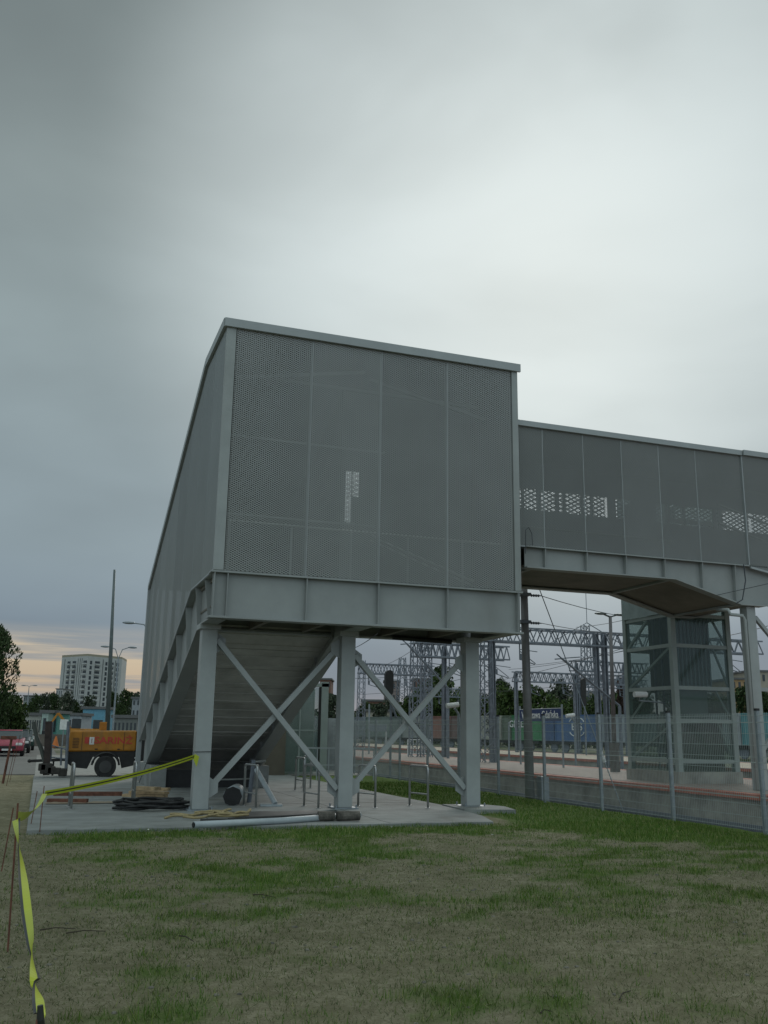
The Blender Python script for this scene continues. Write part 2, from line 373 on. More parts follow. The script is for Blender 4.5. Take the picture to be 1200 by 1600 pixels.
rr = ramp(t, [(0, (.05, .11, .016)), (.55, (.09, .17, .028)), (.85, (.16, .21, .05)), (1, (.32, .30, .14))]); t.links.new(g.outputs['Random Per Island'], rr.inputs[0])
t.links.new(mixc(t, maprange(t, n1.outputs[0], .4, .7, 0, .5), rr.outputs[0], (.075, .10, .02)), b.inputs['Base Color']); b.inputs['Roughness'].default_value = .8; b.inputs['Specular IOR Level'].default_value = .15
tag(m_.build('grass', GB), 'short patchy grass growing out of the sandy soil', 'grass', kind='stuff')
vv, ff, cc = blades(True); m_ = MB(); m_.v = vv; m_.f = ff
DG = bpy.data.materials.new('dry_blades'); DG.use_nodes = True; t = DG.node_tree; b = t.nodes['Principled BSDF']; g = t.nodes.new('ShaderNodeNewGeometry')
rr = ramp(t, [(0, (.035, .06, .018)), (.45, (.085, .11, .04)), (.8, (.19, .18, .10)), (1, (.32, .29, .18))]); t.links.new(g.outputs['Random Per Island'], rr.inputs[0]); t.links.new(rr.outputs[0], b.inputs['Base Color']); b.inputs['Roughness'].default_value = .9; b.inputs['Specular IOR Level'].default_value = .1
tag(m_.build('dry_grass', DG), 'short withered straw and dry blades over the sandy soil', 'dry grass', kind='stuff')
# loose stones and clods on the lawn
mb = MB()
for _ in range(420):
    x, y = random.uniform(-.8, 11.5), random.uniform(4.5, 15.8)
    if x > .86*y+1: continue
    s = random.uniform(.008, .022)
    mb.ball((x, y, hgt(x, y)-.006), s*random.uniform(.8, 1.6), s, s*.6, 6, 4)
tag(mb.build('pebbles', mat('pebble', (.17, .16, .13), .95, 0, .5, 20)), 'scattered small stones and clods on the worn lawn', 'stones', kind='stuff')
mb = MB()
for px, py, s in ((612, 1294, .028), (770, 1306, .026), (232, 1298, .022), (470, 1432, .009), (498, 1433, .008)):
    p = atZ(px, py, .0); q = MB(); 
    for k in range(5): q.quad(*[(p.x+random.uniform(-s, s), p.y+random.uniform(-s, s), .012+random.uniform(0, s)) for _ in range(3)])
    tag(q.build('litter_scrap', WHT), {612: 'white scrap of litter on the grass edge near the middle column', 770: 'pale scrap of litter on the grass near the right column', 232: 'small white scrap where grass meets slab, left part', 470: 'tiny white scrap lying on bare soil mid lawn', 498: 'tiny pale scrap beside a grass tuft mid lawn'}[px], 'litter')
for i_, (xa_, ya_, xb_, yb_) in enumerate(((62, 1453, 118, 1451), (103, 1458, 165, 1455), (280, 1462, 303, 1471), (845, 1583, 862, 1580), (968, 1562, 985, 1548), (395, 1398, 430, 1402))):
    p_, q_ = atZ(xa_, ya_, .012), atZ(xb_, yb_, .02); tag(MB().tube([p_, p_.lerp(q_, .45)+Vector((0, .02, .01)), q_], .006, 5, .003).build('twig', mat('twig', (.05, .04, .028), .95)), ('dark stick lying near the twisted tape', 'longer dark stick right of the tape', 'forked twig on the bare soil left of centre', 'small twig at the bottom right', 'thin twig at the lower right corner', 'slim twig mid lawn before the slab')[i_], 'twig')
# dirt verge and road
mb = MB().box(-9.0, 1.1, 35.6, 260, -.05, .004); mb.box(-9.0, -1.2, 26.0, 35.6, -.05, .0035)
tag(mb.build('road', ASPH), kind='structure')
mb = MB().box(-.02, 12.0, 34.6, 60, -.05, .006)
tag(mb.build('pavement', mat('paving_blocks', (.25, .25, .23), .9, 0, .2, 2, .2)), kind='structure')
# sand / tracked dirt beside slab
# concrete slab under the stairs
mb = MB().prism([(-.05, 16.28), (8.0, 16.22), (8.35, 17.4), (8.66, 20.0), (8.70, 34.5), (-.05, 34.2)], 'Z', -.25, .03)
tag(mb.build('concrete_slab', CONC, bevel=.008), kind='structure')
mb = MB().prism([(8.5, 18.6), (9.55, 18.3), (9.75, 19.2), (9.5, 19.9), (8.6, 20.0)], 'Z', -.2, .055)

tag(mb.build('column_footing', CONC), kind='structure')
mb = MB()
mb.box(-.05, 8.68, 24.95, 24.965, .02, .032); mb.box(3.0, 3.015, 16.3, 34.2, .02, .032); mb.box(6.0, 6.015, 16.3, 34.2, .02, .032)
mb.box(-.05, 8.4, 20.95, 20.965, .02, .032)
tag(mb.build('slab_joints', mat('joint', (.09, .09, .085), .9)), kind='structure')

# ------------------------------------------------------------------ stair tower and footbridge
YF, YB, XL, XR = 18.2, 20.6, 2.95, 9.71     # landing
ZB, ZD, ZR = 3.75, 4.65, 9.98
FX = 6.2; YE = 30.5                         # stair flight right side and lower end
def zmesh(y): return ZD if y <= 21.1 else ZD - .365*(y-21.1)
def zroof(y): return ZR-.14 if y <= 20.6 else ZR-.14 - .392*(y-20.6)
T = thing('stair_tower', 'raised grey mesh clad stair tower with sloping left flight standing on columns', 'stair tower', (6.3, 19.4, 0))
# front girder: web, flanges, stiffeners
def girder(T, name, x0, x1, y, z0, z1, stiff, zlow=None):
    mb = MB().box(x0, x1, y+.13, y+.16, z0+.02, z1-.02)
    for z in (z0, z1): mb.box(x0-.06, x1+.06, y, y+.30, z-.02, z+.02)
    for s_ in stiff: mb.prism([(y+.128, z0+.022), (y+.03, z0+.022), (y+.01, z1-.022), (y+.128, z1-.022)], 'X', s_-.009, s_+.009)
    return mb.build(name, GIRD, T, bevel=.003)
girder(T, 'front_girder', XL, XR, YF, ZB, ZD, (XL+.02, XL+.28, 4.85, 6.40, 7.97, 9.66, XR-.02))
mb = MB().box(3.3, XR-.1, YB-.1, YB+.2, ZB-.02, ZB+.02).box(3.3, XR-.1, YB, YB+.03, ZB+.02, ZD)
mb.box(XR-.16, XR-.13, YF+.32, YB-.12, ZB+.03, ZD-.03); mb.box(XR-.3, XR, YF+.32, YB-.12, ZB-.018, ZB+.018)
mb.build('rear_girder', GIRD, T)
mb = MB().box(XL+.12, XR-.17, YF+.31, YB-.12, ZB+.30, ZB+.34)
for x in (4.2, 5.4, 7.3, 8.5): mb.box(x-.05, x+.05, YF+.31, YB-.12, ZB+.02, ZB+.29)
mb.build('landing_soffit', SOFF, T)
# left stringer: level part then sloping, I-section with tapered stiffeners
sl_ = -.367
def zs0(y): return ZB if y <= 19.7 else ZB + sl_*(y-19.7)          # bottom of stringer
def zs1(y): return ZD-.01 if y <= 21.2 else ZD-.01 + sl_*(y-21.2)      # top of stringer
YS = [18.35, 19.7, 21.2, 24, 27, YE]
def stringer(x, side, name):
    mb = MB()
    low = [(y, zs0(y)) for y in (18.36, 19.7, 21.2, 24, 27, 29.9)]; hi = [(y, zs1(y)) for y in (YE-.1, 27, 24, 21.2, 18.36)]
    mb.prism(low + [(YE-.1, zs0(29.9)+.1)] + hi, 'X', x-.012, x+.012)
    fl = .17
    for a, b_ in zip([18.36, 19.7, 21.2, 24, 27], [19.7, 21.2, 24, 27, 29.9]):
        mb.beam((x-side*.0, a, zs0(a)-.015), (x, b_, zs0(b_)-.015), fl*2, .03, ref=(0, 0, 1))
    for a, b_ in zip([18.36, 21.2], [21.2, YE-.1]):
        mb.beam((x, a, zs1(a)+.0), (x, b_, zs1(b_)+.0), fl*2, .026, ref=(0, 0, 1))
    for y in (19.25, 20.5, 21.9, 23.3, 24.7, 26.1, 27.5, 28.9):
        a, b_ = zs0(y)+.005, zs1(y)-.02
        for s_ in (-1, 1):
            mb.prism([(x+s_*.013, a), (x+s_*.05, a), (x+s_*.165, b_), (x+s_*.013, b_)], 'Y', y-.008, y+.008)
    return mb.build(name, GIRD, T)
stringer(XL+.15, 1, 'stair_stringer'); stringer(FX-.05, -1, 'stair_stringer')
# end wall of the flight at the ground
MB().box(XL+.0, XL+.42, 26.9, 29.9, .03, .62).build('stair_footing', CONC, T, bevel=.01); MB().box(FX-.4, FX+.05, 27.0, 29.9, .03, .62).build('stair_footing', CONC, T, bevel=.01)
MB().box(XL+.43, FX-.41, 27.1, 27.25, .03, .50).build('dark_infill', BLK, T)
# steps seen from beneath
mb = MB(); ns = 26; y = YB+.1; z = ZD-.02; tr = .385; rs = tr*.367
for i in range(ns):
    mb.box(XL+.17, FX-.07, y, y+tr+.03, z-rs-.05, z-rs); mb.box(XL+.17, FX-.07, y-.012, y+.018, z-rs-.049, z-.02)
    y += tr; z -= rs
    if z < .2: break
mb.build('steps', mat('step_plate', (.20, .185, .15), .7, 0, .2, 2, .1, dirt=.3), T)
SO2 = mat('stair_soffit', (.50, .495, .46), .75, 0, .14, 1.5, .1, dirt=.35)
for k in range(9):      # folded soffit sheets lapping one over the next
    ya_, yb_ = 20.55+k*1.08, 20.55+(k+1)*1.08; f0_ = lambda y_: zs0(y_)+.40
    MB().prism([(ya_, f0_(ya_)-.015), (yb_-.05, f0_(yb_-.05)-.015), (yb_-.05, f0_(yb_-.05)+.02), (ya_, f0_(ya_)+.02)], 'X', XL+.165, FX-.065).build('soffit_sheet', SO2, T)
    for j in range(2 if k < 6 else 0):
        y_ = ya_+.28+j*.5; MB().prism([(y_, f0_(y_)-.045), (y_+.03, f0_(y_)-.045), (y_+.03, f0_(y_+.03)-.016), (y_, f0_(y_)-.016)], 'X', XL+.166, FX-.066).build('soffit_rib', SO2, T)
# columns with base plates
for i, (x0, x1) in enumerate(((2.97, 3.29), (5.99, 6.30), (8.93, 9.26))):
    c = MB().box(x0, x1, 19.4, 19.72, .06, ZB-.13).box(x0-.06, x1+.06, 19.36, 19.8, ZB-.13, ZB-.021).build('column', WHITE, T, bevel=.006)
    MB().box(x0-.1, x1+.1, 19.28, 19.84, .03, .058).build('base_plate', STEEL, c)
    for a in (x0-.06, x1+.06):
        for q in (19.32, 19.8): MB().cyl((a, q, .09), (0, 0, 1), .017, .06, 6).build('anchor_bolt', STEEL, c)
# crossed braces
def brace(p, q, yo):
    MB().beam((p[0], yo, p[1]), (q[0], yo, q[1]), .11, .11, ref=(0, 1, 0)).build('brace', WHITE, T, bevel=.006)
brace((3.30, 3.42), (5.98, .42), 19.50); brace((3.30, .42), (5.98, 3.42), 19.62)
for x_, z_, s_ in ((3.29, 3.36, 1), (3.29, .46, 1), (5.99, 3.36, -1), (5.99, .46, -1), (6.30, 3.16, 1), (6.30, .46, 1), (8.93, 3.16, -1), (8.93, .46, -1)):
    MB().prism([(x_+s_*.003, z_-.22), (x_+s_*.003, z_+.22), (x_+s_*.20, z_+.09), (x_+s_*.20, z_-.09)], 'Y', 19.55, 19.566).build('gusset_plate', WHITE, T)
brace((6.31, 3.22), (8.92, .42), 19.50); brace((6.31, .42), (8.92, 3.22), 19.62)
# light fitting slung under the landing
MB().tube([atY(614, 996, 20.3), atY(705, 1003, 20.3)], .055, 8).build('light_fitting', BLK, T)
# front cladding panels with seams
seams = [XL+.19, 4.81, 6.39, 7.96, XR-.14]
for a, b_ in zip(seams[:-1], seams[1:]):
    MB().quad((a+.006, YF+.02, ZD+.03), (b_-.006, YF+.02, ZD+.03), (b_-.006, YF+.02, ZR-.14), (a+.006, YF+.02, ZR-.14)).build('front_mesh_panel', MESHY, T)
mb = MB()
for s_ in seams[1:-1]: mb.box(s_-.008, s_+.008, YF+.012, YF+.03, ZD+.02, ZR-.14); mb.box(s_-.03, s_+.03, YF+.07, YF+.12, ZD+.02, ZR-.2)
mb.build('seam_strip', TRIM, T)
mb = MB()
for z, xe in ((5.85, 6.3), (7.5, 6.5)): mb.box(XL+.2, xe, YF+.06, YF+.09, z-.02, z+.02)
mb.build('cladding_rail', TRIM, T)
MB().box(XL-.02, XL+.18, YF-.01, YF+.12, ZD+.02, ZR-.10).build('corner_post', WHITE, T, bevel=.01)
MB().box(XR-.13, XR+.02, YF-.01, YF+.12, ZD+.02, ZR-.10).build('corner_post', WHITE, T, bevel=.01)
# left side cladding, follows the flight
ysx = [YF+.12, 19.6, 21.1, 22.8, 24.5, 26.2, 27.9, 29.4, YE]
for a, b_ in zip(ysx[:-1], ysx[1:]):
    ms = [q for q in (20.6,) if a < q < b_]
    pts = [(XL-.02, a+.003, zmesh(a)+.01), (XL-.02, b_-.003, zmesh(b_)+.01), (XL-.02, b_-.003, zroof(b_))] + [(XL-.02, q, zroof(q)) for q in ms] + [(XL-.02, a+.003, zroof(a))]
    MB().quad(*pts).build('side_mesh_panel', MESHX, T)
mb = MB()
for s_ in ysx[1:-1]: mb.box(XL-.026, XL-.012, s_-.008, s_+.008, zmesh(s_)+.02, zroof(s_)-.02)
for s_ in (YF+.12, 21.1): pass
mb.beam((XL-.02, YF+.12, ZD+.005), (XL-.02, 21.1, ZD+.005), .03, .03); mb.beam((XL-.02, 21.1, ZD+.003), (XL-.02, YE, zmesh(YE)+.003), .03, .03)
for s_ in ysx[1:-1]: mb.box(XL+.0, XL+.07, s_-.04, s_+.04, zmesh(s_)+.05, zroof(s_)-.1)
mb.build('side_frame', TRIM, T)
MB().box(XL-.09, XL+.06, YE, YE+.14, .05, zroof(YE)+.05).build('end_post', TRIM, T, bevel=.01)
# right side wall of flight and right end of landing
PAN = mat('inner_panel', (.24, .25, .24), .6, 0, .1, .8)
MB().prism([(YB+.10, zmesh(YB)-.3), (YE-.05, zmesh(YE)-.3), (YE-.05, zroof(YE)-.01), (YB+.10, zroof(YB+.10)-.01)], 'X', FX+.06, FX+.099).build('inner_panel', PAN, T)
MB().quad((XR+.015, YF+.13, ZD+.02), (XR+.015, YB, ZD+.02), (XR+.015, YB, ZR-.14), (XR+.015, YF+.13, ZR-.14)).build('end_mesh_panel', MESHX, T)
MB().box(XR-.03, XR-.01, YF+.13, YB+.09, ZD, 8.95).box(XR-.03, XR-.01, YF+.13, YB+.09, 8.952, 9.9).build('end_panel', PAN, T)

mb = MB().box(6.72, XR-.02, YB+.1, YB+.13, ZD, ZR-.16).box(FX+.10, 6.38, YB+.1, YB+.13, ZD, ZR-.16).box(6.38, 6.72, YB+.1, YB+.13, 7.73, ZR-.16).box(6.38, 6.72, YB+.1, YB+.13, ZD, 6.45)
mb.build('rear_panel', PAN, T)
MB().box(6.55, 6.72, YB+.1, YB+.13, 6.452, 7.08).build('rear_panel', PAN, T)
for p_, q_ in (((3.3, YF+.7, 9.0), (6.2, YF+.7, 9.55)), ((6.5, YF+1.2, 9.6), (9.5, YF+1.2, 9.0)), ((3.4, YF+1.6, 9.45), (9.5, YF+1.6, 9.45))): MB().beam(p_, q_, .07).build('roof_brace', WHITE, T)
MB().box(6.52, 6.545, YB+.08, YB+.099, 6.45, 7.73).box(6.38, 6.72, YB+.08, YB+.099, 7.08, 7.10).build('window_bar', TRIM, T)
# deck, roof and fascia
MB().box(XL+.1, XR-.05, YF+.16, YB+.09, ZD-.10, ZD-.03).build('landing_floor', SOFF, T)
mb = MB().prism([(YF, ZR-.14), (YB+.0, ZR-.14), (YE, zroof(YE)), (YE, zroof(YE)+.10), (YB, ZR), (YF, ZR+.005)], 'X', XL-.04, FX+.15)
mb.box(FX+.152, XR+.04, YF, YB+.16, ZR-.14, ZR+.004)
mb.build('roof', TRIM, T)
mb = MB().box(XL-.08, XR+.08, YF-.07, YF-.012, ZR-.16, ZR+.03); mb.build('front_fascia', TRIM, T, bevel=.006)
mb = MB().beam((XL-.07, YF-.01, ZR-.055), (XL-.07, YB, ZR-.055), .05, .19); mb.beam((XL-.07, YB, ZR-.057), (XL-.07, YE+.1, zroof(YE)+.04), .05, .17)
mb.build('side_fascia', TRIM, T)
# handrails of the flight, glimpsed through the sheet
mb = MB()
mb.tube([(6.5, YB-.15, 6.4), (7.2, YB-.2, 6.0), (9.6, YB-.2, 5.2)], .03, 8); mb.tube([(6.8, YB-.6, 5.9), (9.6, YB-.6, 4.95)], .02, 8)
mb.tube([(XL+.25, YB, ZD+1.05), (XL+.25, YE, zmesh(YE)+1.05)], .025, 8)
for k in range(5): mb.tube([(XL+.3+k*1.3, YF+.3, ZD+.02), (XL+.3+k*1.3, YF+.3, ZD+1.1)], .02, 6)
mb.tube([(XL+.3, YF+.3, ZD+1.1), (XR-.3, YF+.3, ZD+1.1)], .025, 8)
mb.build('handrail', STAIN, T)

B = thing('footbridge', 'long grey mesh clad footbridge crossing the tracks on haunched girders', 'footbridge', (16.2, 19.5, 0))
BY0, BY1, BZ0, BZ1, BX0, BX1 = 18.42, 21.25, 5.76, 8.64, 9.99, 34.0
def bsoff(x): return 5.27 if x <= 13.98 else (5.27-.50*(x-13.98)/1.9 if x < 15.88 else (4.77 if x < 16.6 else (4.77+.5*(x-16.6)/1.9 if x < 18.5 else 5.27)))
bx = [BX0, 13.98, 15.88, 16.6, 18.5, BX1]
def btop(x): return BZ0-.03
for yy, nm in ((BY0+.1, 'near_girder'), (BY1-.1, 'far_girder')):
    mb = MB()
    mb.prism([(x, bsoff(x)+.015) for x in bx] + [(BX1, BZ0-.03), (BX0, BZ0-.03)], 'Y', yy-.012, yy+.012)
    for a, b_ in zip(bx[:-1], bx[1:]): mb.beam((a, yy, bsoff(a)), (b_, yy, bsoff(b_)), .26, .03)
    mb.box(BX0, BX1, yy-.15, yy+.15, BZ0-.03, BZ0-.004)
    for x in (10.47, 11.56, 12.62, 13.7, 14.78, 15.75, 17.2, 18.3, 19.4, 20.5, 21.6, 22.7, 23.8):
        for s_ in (-1, 1): mb.prism([(yy+s_*.013, bsoff(x)+.02), (yy+s_*.10, bsoff(x)+.02), (yy+s_*.14, BZ0-.035), (yy+s_*.013, BZ0-.035)], 'X', x-.008, x+.008)
    mb.build(nm, GIRD, B)
mb = MB()
for a, b_ in zip(bx[:-1], bx[1:]): mb.beam((a, (BY0+BY1)/2, bsoff(a)+.06), (b_, (BY0+BY1)/2, bsoff(b_)+.06), BY1-BY0-.24, .03)
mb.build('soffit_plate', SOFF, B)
for x in (10.2, 13.98, 15.9): MB().box(x-.05, x+.05, BY0+.12, BY1-.12, bsoff(x)-.01, bsoff(x)+.04).build('cross_beam', GIRD, B)
MB().box(BX0, BX1, BY0+.1, BY1-.1, BZ0, BZ0+.06).build('deck', SOFF, B)
bs = [9.75, 10.47, 11.56, 12.62, 13.69, 14.78, 16.2]
for a, b_ in zip(bs[:-1], bs[1:]): MB().quad((a+.004, BY0, BZ0), (b_-.004, BY0, BZ0), (b_-.004, BY0, BZ1), (a+.004, BY0, BZ1)).build('mesh_panel', MESHB, B)
mb = MB()
for a in bs[1:-1]: mb.box(a-.008, a+.008, BY0-.008, BY0+.008, BZ0, BZ1)
mb.box(BX0-.15, 16.2, BY0-.01, BY0+.01, BZ0-.03, BZ0); mb.box(16.17, 16.199, BY0-.05, BY0+.02, BZ0-.02, BZ1)
mb.build('seam_strip', TRIM, B)
# beyond the columns the cladding steps out and drops with the stair
bs2 = [16.2, 17.35, 18.5, 19.65, 20.8, 22, 24, 26, 28, 30, 32, 34]
for a, b_ in zip(bs2[:-1], bs2[1:]):
    za, zb = (max(5.2, 5.72-.16*(a-16.2)), max(5.2, 5.72-.16*(b_-16.2)))
    MB().quad((a+.004, BY0-.05, za), (b_-.004, BY0-.05, zb), (b_-.004, BY0-.05, BZ1), (a+.004, BY0-.05, BZ1)).build('mesh_panel', MESHB, B)
MB().beam((16.2, BY0-.05, 5.70), (19.4, BY0-.05, 5.19), .06, .05).box(19.4, 34, BY0-.08, BY0-.02, 5.165, 5.215).build('bottom_trim', TRIM, B)
MB().quad((6.3, YB+.2, 6.4), (6.8, YB+.2, 6.4), (6.8, YB+.2, 7.8), (6.3, YB+.2, 7.8)).build('rear_mesh_panel', perforated('expanded_metal_rear', (.32, .34, .34), .07, .036, .36), T)
# the far side: solid lower and upper panels, window strip between, its own mesh outside
mb = MB().box(9.77, BX1, BY1-.02, BY1, BZ0+.06, 7.38).box(9.77, BX1, BY1-.02, BY1, 7.94, BZ1-.02)
mb.build('rear_panel', PAN, B)
MESHC = perforated('expanded_metal_far', (.32, .34, .34), .22, .115, .29)
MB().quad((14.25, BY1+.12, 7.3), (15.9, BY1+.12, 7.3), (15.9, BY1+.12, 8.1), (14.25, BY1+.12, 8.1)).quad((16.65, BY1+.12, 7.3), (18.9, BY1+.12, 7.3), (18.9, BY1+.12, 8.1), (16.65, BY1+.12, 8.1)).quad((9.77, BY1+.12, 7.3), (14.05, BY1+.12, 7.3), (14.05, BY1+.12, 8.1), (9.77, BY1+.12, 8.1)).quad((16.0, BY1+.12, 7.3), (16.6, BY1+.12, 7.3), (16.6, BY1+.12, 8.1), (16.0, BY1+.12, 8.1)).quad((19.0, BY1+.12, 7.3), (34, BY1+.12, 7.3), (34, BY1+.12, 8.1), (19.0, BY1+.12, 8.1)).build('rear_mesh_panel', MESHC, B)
mb = MB().box(14.05, 14.3, BY1-.03, BY1+.01, 7.38, 7.94).box(14.55, 15.6, BY1-.03, BY1+.01, 7.38, 7.80).box(14.75, 15.62, BY1-.03, BY1+.01, 7.8, 7.94)
for x in (10.95, 11.45, 11.95, 12.5, 12.7, 13.25, 13.55, 16.05, 16.55, 17.6, 18.7, 19.8): mb.box(x-.03-.02*(x*10 % 3), x+.03, BY1-.035, BY1+.015, 7.375, 7.95)
mb.build('window_mullion', PAN, B)
for p_, q_ in (((9.9, BY1-.2, 6.85), (16, BY1-.2, 6.85)), ((15.8, BY0+.5, 7.4), (19, BY0+.5, 6.6)), ((15.8, BY0+.5, 6.9), (19, BY0+.5, 6.1))): MB().tube([p_, q_], .03, 8).build('handrail', STAIN, B)
MB().box(9.75, 16.2, BY0-.01, BY1+.13, BZ1-.01, BZ1+.06).box(16.2, BX1, BY0-.06, BY1+.15, BZ1-.008, BZ1+.058).build('roof', TRIM, B)
MB().box(9.79, 16.195, BY0-.08, BY0-.012, BZ1-.05, BZ1+.085).build('roof_fascia', TRIM, B, bevel=.006)
MB().box(16.205, BX1, BY0-.13, BY0-.062, BZ1-.05, BZ1+.09).build('roof_fascia', TRIM, B, bevel=.006)
for x, g_ in ((16.12, .385), (23.5, -.45), (30.5, -.45)):
    for yy in ((BY0+.12, BY1-.3) if x > 17 else (BY0+.12,)):
        MB().box(x, x+.26, yy-.02, yy+.24, g_, bsoff(x)-.02).build('column', WHITE, B, bevel=.006)
for p_, q_ in (((16.4, 18.58, 4.5), (19.6, 18.58, 1.2)), ((16.4, 18.78, 1.2), (19.6, 18.78, 4.5)), ((16.4, 18.68, 2.75), (23.4, 18.68, 2.75))): MB().beam(p_, q_, .09, .09, (0, 1, 0)).build('brace', WHITE, B)
p0 = atY(1138, 953, 18.30); p1 = atY(1141, 960, 18.3); p2 = atY(1160, 962, 18.3); p3 = Vector((15.98, 18.30, 4.2)); p3b = Vector((p2.x, 18.3, p2.z))
MB().tube([p0+Vector((0, .4, .05)), p0, p1, p2, p2+Vector((.06, 0, -.1)), Vector((p2.x+.05, 18.3, .42))], .042, 8).build('drain_pipe', WHITE, B, smooth=True)
q = atY(1162, 882, 18.3); MB().tube([q, q+Vector((.02, 0, -.4)), atY(1160, 937, 18.3), atY(1150, 943, 18.35)], .014, 6).tube([atY(1120, 930, 18.3), atY(1200, 912, 18.25)], .008, 5).build('cable', WIRE, B)
# cable loop and bracket in the joint between tower and bridge
mb = MB(); c0 = atY(821, 850, 18.3)
mb.tube([atY(821, 865, 18.3), atY(821, 828, 18.3), atY(826, 824, 18.3), atY(831, 834, 18.3), atY(832, 852, 18.3)], .009, 6)
mb.build('cable', WIRE, B)

# ------------------------------------------------------------------ lift tower on the platform
LT = thing('lift_tower', 'glass lift tower with pale steel frame on the near platform behind the footbridge', 'lift tower', (16.2, 21.4, .38))
lx0, lx1, ly0, ly1, lz = 16.2, 18.05, 21.62, 23.8, .38
GF = mat('lift_frame', (.29, .335, .315), .5, 0, .08, 2)
mb = MB()
for x in (lx0, lx1):
    for y in (ly0, ly1): mb.box(x-.075, x+.075, y-.075, y+.075, lz+.3, 8.6)
for z in (.95, 2.02, 2.9, 4.05, 4.9, 6.3, 7.6, 8.55):
    for x in (lx0, lx1): mb.box(x-.055, x+.055, ly0+.061, ly1-.061, z-.05, z+.05)
    for y in (ly0, ly1): mb.box(lx0+.061, lx1-.061, y-.055, y+.055, z-.05, z+.05)
mb.box(lx0-.05, lx0+.05, 22.45, 22.53, lz+.3, 4.9) if False else None
mb.build('frame', GF, LT)
mb = MB()
for k, (za, zb) in enumerate(((.95, 2.02), (2.02, 2.9), (2.9, 4.05), (4.05, 4.9))):
    a, b_ = (ly0+.1, ly1-.1); 
    if k % 2 == 0: mb.beam((lx0, b_, za+.05), (lx0, a, zb-.05), .07)
    else: mb.beam((lx0, b_, za+.05), (lx0, (a+b_)/2, zb-.05), .07)
    mb.beam((lx1-.1, ly1, za), (lx0+.9, ly1, zb), .06)
    mb.beam((lx1-.05, ly0+.02, za+.05), (lx0+1.35, ly0+.02, zb-.05), .05)
mb.build('diagonal', GF, LT)
mb = MB().box(lx0-.12, lx1+.12, ly0-.12, ly1+.12, lz, lz+.3); mb.build('plinth', CONC2, LT)
mb = MB()
for x in (lx0-.04, lx1+.04): mb.box(x-.006, x+.006, ly0+.08, ly1-.08, lz+.31, 8.7)
for y in (ly0-.04, ly1+.04): mb.box(lx0+.08, lx1-.08, y-.006, y+.006, lz+.31, 8.7)
mb.build('glazing', GLS, LT)
MB().box(lx0-.1, lx0-.088, ly0, ly1, 4.95, 8.7).build('opaque_panel', mat('pale_glass', (.25, .30, .28), .2), LT)
MB().box(lx0+.5, lx1-.35, ly0+.35, ly1-.4, 3.0, 5.3).build('lift_car', mat('lift_car', (.06, .07, .055), .4, .2), LT)
MB().box(lx0+.28, lx1-.6, ly0+.25, ly0+.3, 1.95, 2.9).build('counterweight', mat('cwt', (.15, .20, .18), .4), LT)
MB().box(lx0+.1, lx1-.25, ly0+.14, ly0+.2, .7, 2.0).box(lx0+.3, lx1-.3, ly0+.14, ly0+.2, 1.75, 1.98).build('door_leaf', RUST if False else mat('lift_door', (.10, .085, .06), .5), LT)
mb = MB()
for k in range(9): mb.box(lx0+.18+k*.13, lx0+.22+k*.13, ly0+.03, ly0+.06, 2.95, 4.75)
mb.build('shaft_slats', mat('slat', (.17, .22, .23), .4), LT)
mb = MB()
for y in (22.2, 22.55, 22.9): mb.box(lx0+.3, lx0+.34, y, y+.05, .7, 5.2)
mb.build('guide_rail', DKSTEEL, LT)
mb = MB()
for k in range(7):
    c = (lx0+.35+.2*(k % 3), 21.9+.24*(k//2), 2.06+.18*(k % 2)); mb.box(c[0], c[0]+.22, c[1], c[1]+.22, c[2], c[2]+.22)
mb.build('machinery', mat('pale_machine', (.45, .47, .46), .6), LT)
CC = thing('security_camera', 'white tubular security camera fixed to the lift tower corner', 'camera', tuple(atY(998, 1085, 21.8)))
p = atY(991, 1085, 21.8); q = atY(1010, 1085, 21.8)
MB().tube([p, q], .075, 12).build('housing', WHT, CC); MB().tube([q, q+(q-p).normalized()*.03], .06, 12).build('lens', BLK, CC)
MB().tube([(p+q)/2, (p+q)/2+Vector((.02, .1, -.16)), Vector((lx0-.09, 22.0, (p.z+q.z)/2-.2))], .02, 6).build('bracket', STEEL, CC)

# ------------------------------------------------------------------ platforms, tracks, fence
def platform(x0, x1, y0, y1, top, pav, nm):
    tag(MB().box(x0+.02, x1-.02, y0, y1, -.5, top-.12).build(nm+'_wall', CONC2), kind='structure')
    tag(MB().box(x0+.40, x1-.40, y0, y1, top-.119, top).build(nm, pav), kind='structure')
    tag(MB().box(x0-.06, x0+.395, y0, y1, top-.118, top+.003).box(x1-.395, x1+.06, y0, y1, top-.118, top+.003).build(nm+'_edge', RED), kind='structure')
platform(15.0, 20.5, -10, 82, .38, PLATF, 'platform')
platform(27.0, 33.3, -10, 120, .38, PLAT2, 'far_platform')
tag(MB().box(12.95, 14.98, -60, 200, -.6, -.42).box(20.6, 26.9, -60, 300, -.6, -.42).box(33.4, 41, -60, 300, -.6, -.43).build('track_ballast', BALL), kind='structure')
for nm_, xc in (('track beside the fence', 13.85), ('first track between the platforms', 22.1), ('second track between the platforms', 25.3), ('track beyond the far platform', 35.3)):
    tr_ = MB()
    for s_ in (-.7175, .7175): tr_.box(xc+s_-.035, xc+s_+.035, -40, 160, -.36, -.22)
    r_ = thing('railway_track', 'pair of steel rails on sleepers, '+nm_, 'railway track', (xc, 40, -.4)); tr_.build('rails', DKSTEEL, r_)
    sp = MB()
    for k in range(150): sp.box(xc-1.2, xc+1.2, 5+k*.65, 5.24+k*.65, -.42, -.365)
    sp.build('sleepers', CONC2, r_)
tag(MB().box(36.5, 60, 60, 200, -.5, -.1).build('grass_verge', mat('verge', (.07, .085, .03), 1, 0, .4, .6)), kind='structure')

